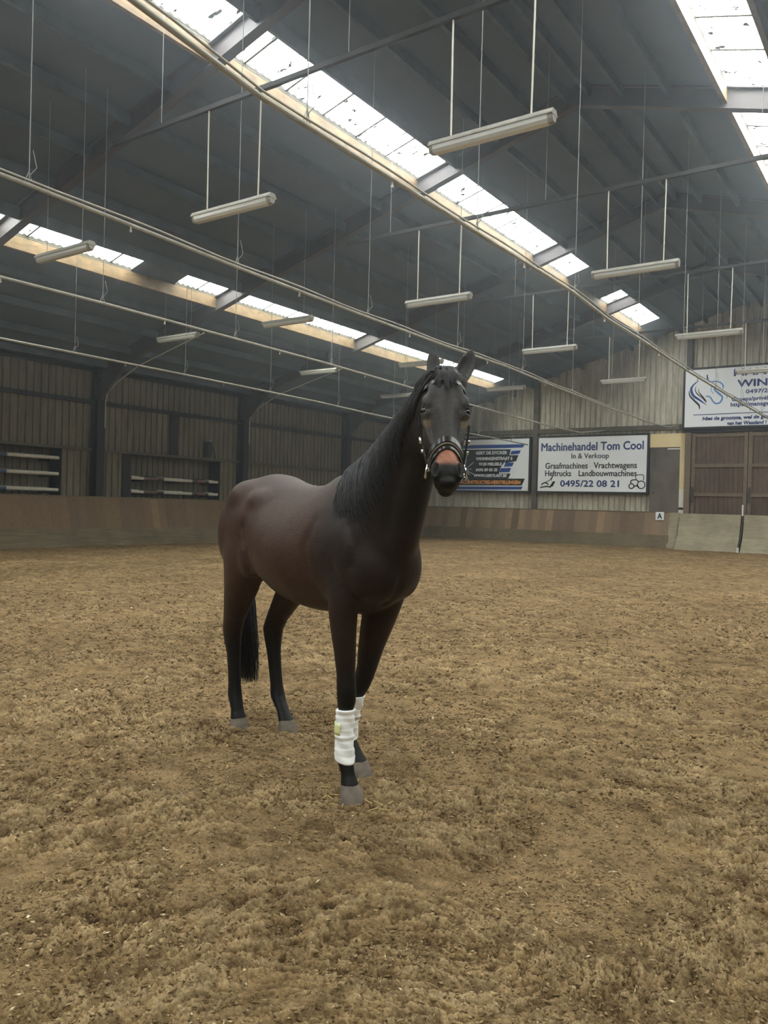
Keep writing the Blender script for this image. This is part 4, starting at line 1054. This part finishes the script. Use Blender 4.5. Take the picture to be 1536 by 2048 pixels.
# hooves
def hoof(fc, lc, toe=0.0, name='hoof'):
    rings = []
    for z, r, sh in ((.070, .049, -.002), (.062, .053, .0), (.04, .059, .010), (.012, .067, .022), (-.03, .071, .028)):
        th = np.arange(24) * 2 * math.pi / 24
        x = np.cos(th) * r * np.where(np.cos(th) < 0, .86, 1.05); y = np.sin(th) * r * .98
        rings.append(np.stack([fc + sh + x, lc + y, np.full(24, z) + np.where(np.cos(th) > 0, 0, -.022 * np.abs(np.cos(th)))], -1))
    return MB().loft(rings).build(name, M['hoof'], horse, True, local=True, auto=50)
hoof(.105, -.125); hoof(-.20, .113); hoof(-1.365, -.127); hoof(-1.16, .128)
# eyes
for sd in (-1, 1):
    e_ = MB().ball(H3(.203, sd * .0905, -.031), (.0225, .0215, .0215), AX, 24, 16).build('eye', M['eye'], horse, True, local=True)
    ed_ = (HB * sd * .70 + HN * .71); eu = np.cross(HA, ed_); ec = H3(.203, sd * .0905, -.031)
    lid = MB(); P_ = []
    for a in np.linspace(0.1, math.pi - .1, 13):
        lt = -math.sin(a) * .64; ax_ = math.cos(a) * .95
        P_.append(ec + eu * ax_ * .0232 + HA * lt * .0232 + ed_ * (.0225 * math.sqrt(max(.02, 1 - ax_ * ax_ - lt * lt)) + .0005))
    lid.tube(P_, [.002] + [.0032] * 11 + [.002], 8)
    lid.build('eyelid', M['hair'], e_, True, local=True)
# hair strands
hr = np.random.default_rng(11)
def strand(mb, pts, r0, k=4):
    n = len(pts); mb.tube(pts, [r0 * (1 - .85 * (i / (n - 1)) ** 1.5) for i in range(n)], k, False)
mane = MB()
def neck_surf(t, ang, g):
    c, V, U, w = neck_frame(t)
    cs, sn = math.cos(ang), math.sin(ang); p = 2 / 2.1
    y = math.copysign(abs(sn) ** p, sn); x = w * math.copysign(abs(cs) ** p, cs)
    x *= (1 - .45 * max(y, 0) ** 1.5 - .12 * max(-y, 0) ** 1.5)
    q = c + U * x + V * y
    nrm = U * cs / max(w, .02) + V * sn / (V @ V) ** .5 / (V @ V) ** .5
    return q + nrm / np.linalg.norm(nrm) * g
for i in range(3200):
    t0 = 1.15 + 5.75 * hr.random() ** 0.95
    ln = (0.72 + .52 * hr.random() + .14 * math.sin(t0 * 17)) * (1.0 if t0 < 5.5 else .9)
    drift = -0.25 - .35 * hr.random() + .25 * hr.normal() * .5
    pts = []
    cl_ = math.sin(t0 * 23) * .12
    for j in range(8):
        u = j / 7
        a = math.pi / 2 - .06 + (0.10 * hr.normal() * 0.3) + (math.pi * .5) * ln * u ** 1.05
        g = .005 + .012 * math.sin(math.pi * min(1, u * 1.2)) * (0.5 + hr.random() * .6) + .008 * math.sin(t0 * 40) * u
        pts.append(neck_surf(min(6.95, max(.5, t0 + (drift + cl_) * u * u * .9)), a, g))
    strand(mane, pts, .0026 + .0022 * hr.random(), 3)
for i in range(260):   # tufts falling behind both ears
    t0 = 5.6 + 1.2 * hr.random(); sgn = -1 if hr.random() < .55 else 1; ln = .5 + .45 * hr.random()
    strand(mane, [neck_surf(min(6.95, t0 - .5 * (j / 6) ** 2), math.pi / 2 - sgn * math.pi * .5 * ln * (j / 6), .008 + .030 * math.sin(math.pi * min(1, .15 + j / 6)) * hr.random()) for j in range(7)], .0034, 3)
for i in range(120):   # thin fill over the crest
    t0 = 1.1 + 5.8 * hr.random()
    strand(mane, [neck_surf(min(6.95, t0 + .03 * j), math.pi / 2 - .3 + .25 * j, .008) for j in range(4)], .006)
mane.build('mane', M['hair'], horse, True, local=True)
fl_ = MB()
for i in range(150):
    k = hr.integers(0, 5); b0 = (-.026, -.012, .0, .012, .024)[k] + .006 * hr.normal(); ln = (.10, .075, .13, .10, .085)[k] * (.6 + .5 * hr.random()); sp = (-.012, .006, .004, .022, .014)[k] + .007 * hr.normal()
    strand(fl_, [H3(-.05 + .02 * hr.random(), b0 * .9, -.045), H3(-.03 + .012 * hr.random(), b0, .004), H3(ln * .35, b0 + sp * .4, .022), H3(ln * .7, b0 + sp * .8, .024), H3(ln, b0 + sp * 1.1, .020)], .0026)
fl_.build('forelock', M['hair'], horse, True, local=True)
tail = MB()
for i in range(760):
    u0 = hr.random(); a = hr.random() * 2 * math.pi; rr = (hr.random() ** .5)
    st = np.array([-1.56 - .09 * u0, .035 * math.sin(a), 1.53 - .40 * u0])
    zb = .24 + .22 * hr.random() ** 2
    ex = np.array([-1.60 + .075 * rr * math.cos(a), .035 + .075 * rr * math.sin(a), zb])
    mid = np.array([-1.665 + .05 * rr * math.cos(a), .02 + .085 * rr * math.sin(a), .80])
    m1 = np.array([-1.685 + .03 * math.cos(a), .06 * rr * math.sin(a), st[2] - .18])
    strand(tail, [st, m1, mid, (mid * .45 + ex * .55) + np.array([0, .010 * hr.normal(), 0]), ex + np.array([.01 * hr.normal(), .014 * hr.normal(), 0])], .0048, 3)
tail.build('tail', M['hair'], horse, True, local=True)
# bandages on the cannons
def bandage(L_, z0, z1, tab):
    Ls = np.array(L_)[::-1]
    rings = []; zz = np.linspace(z0, z1, 46)
    for i, z in enumerate(zz):
        f, l, rf, rl = [np.interp(z, Ls[:, 2], Ls[:, k]) for k in (0, 1, 3, 4)]
        ph = (z - z0) / .034
        ridge = .0035 * ((ph % 1.0) ** .5)
        base = max(.045, .009 + max(rf, rl)) if z < z1 - .03 else .010 + max(rf, rl) * .95
        base += .006 * math.exp(-((z - z0 - .13) / .012) ** 2)
        if i in (0, len(zz) - 1): base -= .004
        th = np.arange(28) * 2 * math.pi / 28
        r = base + ridge * (1 + .3 * np.sin(th * 2 + z * 30)) + .002 * np.sin(th * 3 + z * 80)
        tilt = .012 * np.cos(th) * (1 if i < 23 else -.3)
        rings.append(np.stack([f + r * np.cos(th) * 1.04, l + r * np.sin(th), z - tilt * (1 if i < 8 or i > 40 else 0)], -1))
    o = MB().loft(rings).build('leg_bandage', M['bandage'], horse, True, local=True)
    return o
bd = bandage(LEG_RF, .175, .443, True)
zz = np.linspace(.315, .375, 5); th = np.linspace(math.radians(-175), math.radians(-60), 12)
v = [(np.interp(z, [.3, .42], [.045, .052]) + .0575 * math.cos(a), -.128 + .0545 * math.sin(a), z) for z in zz for a in th]
f = [(i * 12 + j, i * 12 + j + 1, (i + 1) * 12 + j + 1, (i + 1) * 12 + j) for i in range(4) for j in range(11)]
tb = link_mesh('closure_tab', v, f, M['tab'], bd, True, local=True); tb['label'] = 'pale yellow closure tab'
sm = tb.modifiers.new('s', 'SOLIDIFY'); sm.thickness = .003
bandage(LEG_LF, .185, .435, False)

# bridle
bridle = bpy.data.objects.new('bridle', None); COL.objects.link(bridle); bridle.parent = horse; ORIGIN[bridle.name] = (0, 0, 0); bridle['label'] = 'black leather bridle'
def strap_loop(name, s, w, grow, thick, mat, tilt=0.0, k=40, part=None):
    rings = []
    a, b = head_ring(s, grow, k, tilt), head_ring(s, grow + thick, k, tilt)
    d = HA * w / 2
    prof = [a - d, b - d * .7, b + d * .7, a + d]
    v = np.vstack(prof); f = []
    for q in range(4):
        for j in range(k): f.append((q * k + j, q * k + (j + 1) % k, ((q + 1) % 4) * k + (j + 1) % k, ((q + 1) % 4) * k + j))
    return MB().add(v, f).build(name, mat, part or bridle, True, local=True, auto=50)
def strap(name, pts, w, mat, up_=None, th=.004, part=None):
    """flat strap along pts lying on the head; width direction is along up_"""
    pts = np.array(pts, float); n = len(pts)
    tg = np.gradient(pts, axis=0); tg /= np.linalg.norm(tg, axis=1)[:, None]
    ctr = H3(.2, 0, -.12)
    rings = []
    for i in range(n):
        nr = pts[i] - (ctr + HA * ((pts[i] - ctr) @ HA)); nr -= tg[i] * (nr @ tg[i]); nr /= np.linalg.norm(nr)
        sd = np.cross(tg[i], nr)
        rings.append(np.array([pts[i] - sd * w / 2 - nr * th, pts[i] + sd * w / 2 - nr * th, pts[i] + sd * w / 2 + nr * th, pts[i] - sd * w / 2 + nr * th]))
    return MB().loft(rings).build(name, mat, part or bridle, True, local=True, auto=40)
strap_loop('noseband', .372, .038, .003, .010, M['leather'], tilt=.42)
strap_loop('noseband_padding', .393, .010, .002, .009, M['padding'], tilt=.42)
strap_loop('flash_strap', .412, .016, .004, .006, M['leather'], tilt=.62)
def on_head(s, ang, g):
    r = head_ring(s, g, 72); return r[int(round(ang / (2 * math.pi) * 72)) % 72]
deg = math.radians
for sd in (-1, 1):
    A0 = lambda a: deg(a) if sd > 0 else deg(180 - a)
    side = [on_head(s, A0(a), .008) for s, a in ((-.02, 20), (.03, 8), (.08, 0), (.14, -6), (.20, -10))]
    side += [H3(s, sd * b, n) for s, b, n in ((.25, .110, -.075), (.30, .105, -.09), (.35, .098, -.10), (.40, .089, -.105), (.44, .080, -.105))]
    strap('cheekpiece', side, .014, M['leather'])
    MB().tube([H3(.30, sd * .108, -.098), H3(.33, sd * .104, -.102)], .010, 8).build('buckle', M['chrome'], bridle, True, local=True)
    MB().tube([H3(.36, sd * .100, -.105), H3(.375, sd * .097, -.107)], .009, 8).build('buckle', M['chrome'], bridle, True, local=True)
    ringc = H3(.468, sd * .084, -.108)
    aa = np.linspace(0, 2 * math.pi, 25)
    MB().tube([ringc + HA * .030 * math.cos(a) + HN * .030 * math.sin(a) + HB * sd * .006 * math.cos(a) for a in aa], .0055, 8, False).build('bit_ring', M['chrome'], bridle, True, local=True)
    MB().tube([H3(.467, sd * .086, -.105), H3(.462, sd * .06, -.088), H3(.46, sd * .03, -.08)], [.010, .008, .008], 10).build('bit_bar', M['chrome'], bridle, True, local=True)
    strap('throatlatch', [on_head(.03, A0(10), .012), on_head(.07, A0(-14), .012), on_head(.12, A0(-34), .012), on_head(.17, A0(-55), .012), on_head(.20, A0(-80), .012)], .012, M['leather'])
br = [on_head(.055 + .012 * abs(math.cos(a)), a, .010) for a in np.linspace(deg(8), deg(172), 17)]
strap('browband', br, .018, M['leather'])
strap('headpiece', [on_head(-.022, a, .003) for a in np.linspace(deg(10), deg(170), 15)], .028, M['leather'])

# ------------------------------------------------------------------ loose footing: crumbs, flakes, straw
def scatter(name, n, seed, smin, smax, flat_, cols, rmax, label, cat_, power=1.0, mat_rough=0.95):
    g = np.random.default_rng(seed)
    r = 1.7 * (rmax / 1.7) ** (g.random(n) ** power)
    a = math.atan2(fw.x, fw.y) + (g.random(n) - .5) * 1.5
    x = r * np.sin(a); y = r * np.cos(a)
    ok = (x > XL + .8) & (y < YF - 1.4) & (x < XR - 1)
    x, y, r = x[ok], y[ok], r[ok]; n = len(x)
    clump = vnoise(x * 2.3, y * 2.3, 21) * .6 + vnoise(x * 6, y * 6, 22) * .4
    keep = g.random(n) < np.clip((clump - .22) * 2.2, .12, 1)
    keep &= g.random(n) < np.clip((rmax - r) / (rmax * .55), 0, 1)
    for hx, hy in HOOF_XY: keep &= np.hypot(x - hx, y - hy) > .10
    x, y, r = x[keep], y[keep], r[keep]; n = len(x)
    size = (smin + (smax - smin) * g.random(n) ** 3.2) * np.clip((r / 3.5) ** .55, .8, 3.0)
    base = np.array([(1, 0, 0), (0, 1, 0), (-1, 0, 0), (0, -1, 0), (.25, .2, 1), (-.2, -.1, -1)])
    fcs = np.array([(0, 1, 4), (1, 2, 4), (2, 3, 4), (3, 0, 4), (1, 0, 5), (2, 1, 5), (3, 2, 5), (0, 3, 5)])
    P = base[None] * (1 + .9 * (g.random((n, 6, 3)) - .5))
    sc_ = np.stack([size * (.8 + 1.1 * g.random(n)), size * (.35 + .45 * g.random(n)), size * flat_ * (.6 + .8 * g.random(n))], -1)
    P = P * sc_[:, None, :]
    tx, ty, tz = (g.normal(size=n) * .45), (g.normal(size=n) * .40), g.random(n) * 6.283
    def rot(P, i, j, a):
        c, s = np.cos(a)[:, None], np.sin(a)[:, None]; A, B = P[..., i].copy(), P[..., j].copy()
        P[..., i] = A * c - B * s; P[..., j] = A * s + B * c
    rot(P, 1, 2, tx); rot(P, 0, 2, ty); rot(P, 0, 1, tz)
    P[..., 0] += x[:, None]; P[..., 1] += y[:, None]; P[..., 2] += (ground_z(x, y) + sc_[:, 2] * .12)[:, None]
    F = (fcs[None] + (np.arange(n) * 6)[:, None, None]).reshape(-1, 3)
    me = bpy.data.meshes.new(name)
    me.vertices.add(n * 6); me.vertices.foreach_set('co', P.reshape(-1))
    me.loops.add(len(F) * 3); me.loops.foreach_set('vertex_index', F.reshape(-1).astype(np.int32))
    me.polygons.add(len(F)); me.polygons.foreach_set('loop_start', np.arange(0, len(F) * 3, 3, dtype=np.int32))
    me.update(calc_edges=True)
    C_ = np.array([c[:3] for c in cols]); k = g.integers(0, len(cols), n); cc = C_[k] * (.86 + .28 * g.random((n, 1)))
    at = me.color_attributes.new('tone', 'FLOAT_COLOR', 'POINT')
    at.data.foreach_set('color', np.repeat(np.concatenate([cc, np.ones((n, 1))], 1), 6, axis=0).astype(np.float32).reshape(-1))
    t = NT(name + '_material'); a_ = t.n('ShaderNodeAttribute'); a_.attribute_name = 'tone'
    nz = t.noise(t.coord(), 60, 4, .6)
    col = t.mix(1.0, a_.outputs['Color'], t.ramp(nz, [(0.3, (.7, .7, .7, 1)), (0.7, (1.25, 1.25, 1.25, 1))]), 'MULTIPLY')
    t.pbsdf(col, mat_rough, 0, 0.12); me.materials.append(t.m)
    o = bpy.data.objects.new(name, me); COL.objects.link(o)
    tag(o, label, cat_, kind='stuff'); return o
HOOF_XY = [(H_O[0] + f * math.cos(H_ROT) - l * math.sin(H_ROT), H_O[1] + f * math.sin(H_ROT) + l * math.cos(H_ROT)) for f, l in ((.125, -.125), (-.175, .118), (-1.345, -.127), (-1.13, .128))]
scatter('soil_crumbs', 330000, 31, .0022, .0135, .42, [srgb(106, 86, 60), srgb(116, 95, 67), srgb(130, 108, 78), srgb(146, 123, 91), srgb(110, 90, 63), srgb(160, 137, 104), srgb(120, 98, 70)], 20.0, 'brown crumbs and shredded clods of the churned arena sand', 'soil', 0.72)
scatter('wood_flakes', 13000, 32, .002, .013, .22, [srgb(196, 172, 132), srgb(180, 154, 112), srgb(214, 196, 160)], 14.0, 'pale dry wood flakes strewn over the brown sand', 'wood flakes', 0.9)
sg = np.random.default_rng(5)
STR = [(-2.572, 3.246, 20, 0.06), (-2.486, 3.18, -35, 0.07), (-2.5, 3.259, 25, 0.08), (-2.396, 3.166, -60, 0.05), (-2.44, 3.244, 70, 0.05), (-2.421, 3.129, -10, 0.05), (-2.302, 3.258, -25, 0.07), (-2.239, 3.207, 60, 0.05), (-2.252, 3.273, -20, 0.08), (-2.204, 3.26, 15, 0.06), (-2.216, 3.327, 80, 0.04), (-2.484, 3.129, 85, 0.04)]
for x, y, a, ln in STR:
    z = float(ground_z(x, y)) + .006; a = math.radians(a); dx, dy = math.cos(a) * ln / 2, math.sin(a) * ln / 2
    h0, h1 = float(ground_z(x - dx, y - dy)) + .010, float(ground_z(x + dx, y + dy)) + .018
    zb = max(z, h0, h1) + .002
    t_ = MB().tube([(x - dx, y - dy, zb - .002), (x, y, zb + .001), (x + dx, y + dy, zb + .003)], .0019, 6).build('straw_stalk', M['straw'])
    tag(t_, 'short pale straw stalk lying on the sand by the nearest front hoof', 'straw', 'straw stalks by the nearest front hoof')
# haze volume added through the hall to imitate lens glare around the skylights
t = NT('glare_haze'); vs = t.n('ShaderNodeVolumeScatter'); vs.inputs['Color'].default_value = (0.86, 0.93, 1.0, 1)
vs.inputs['Density'].default_value = 0.0042; vs.inputs['Anisotropy'].default_value = 0.82
t.l(vs.outputs[0], t.out.inputs['Volume'])
hz = MB().box((XL - 2, YB - 1, -0.6), (XR + 2, YF + 1, 13.0)).build('glare_haze', t.m)
tag(hz, 'thin bluish haze volume added in the hall to imitate lens glare around the skylights', 'haze', kind='stuff')
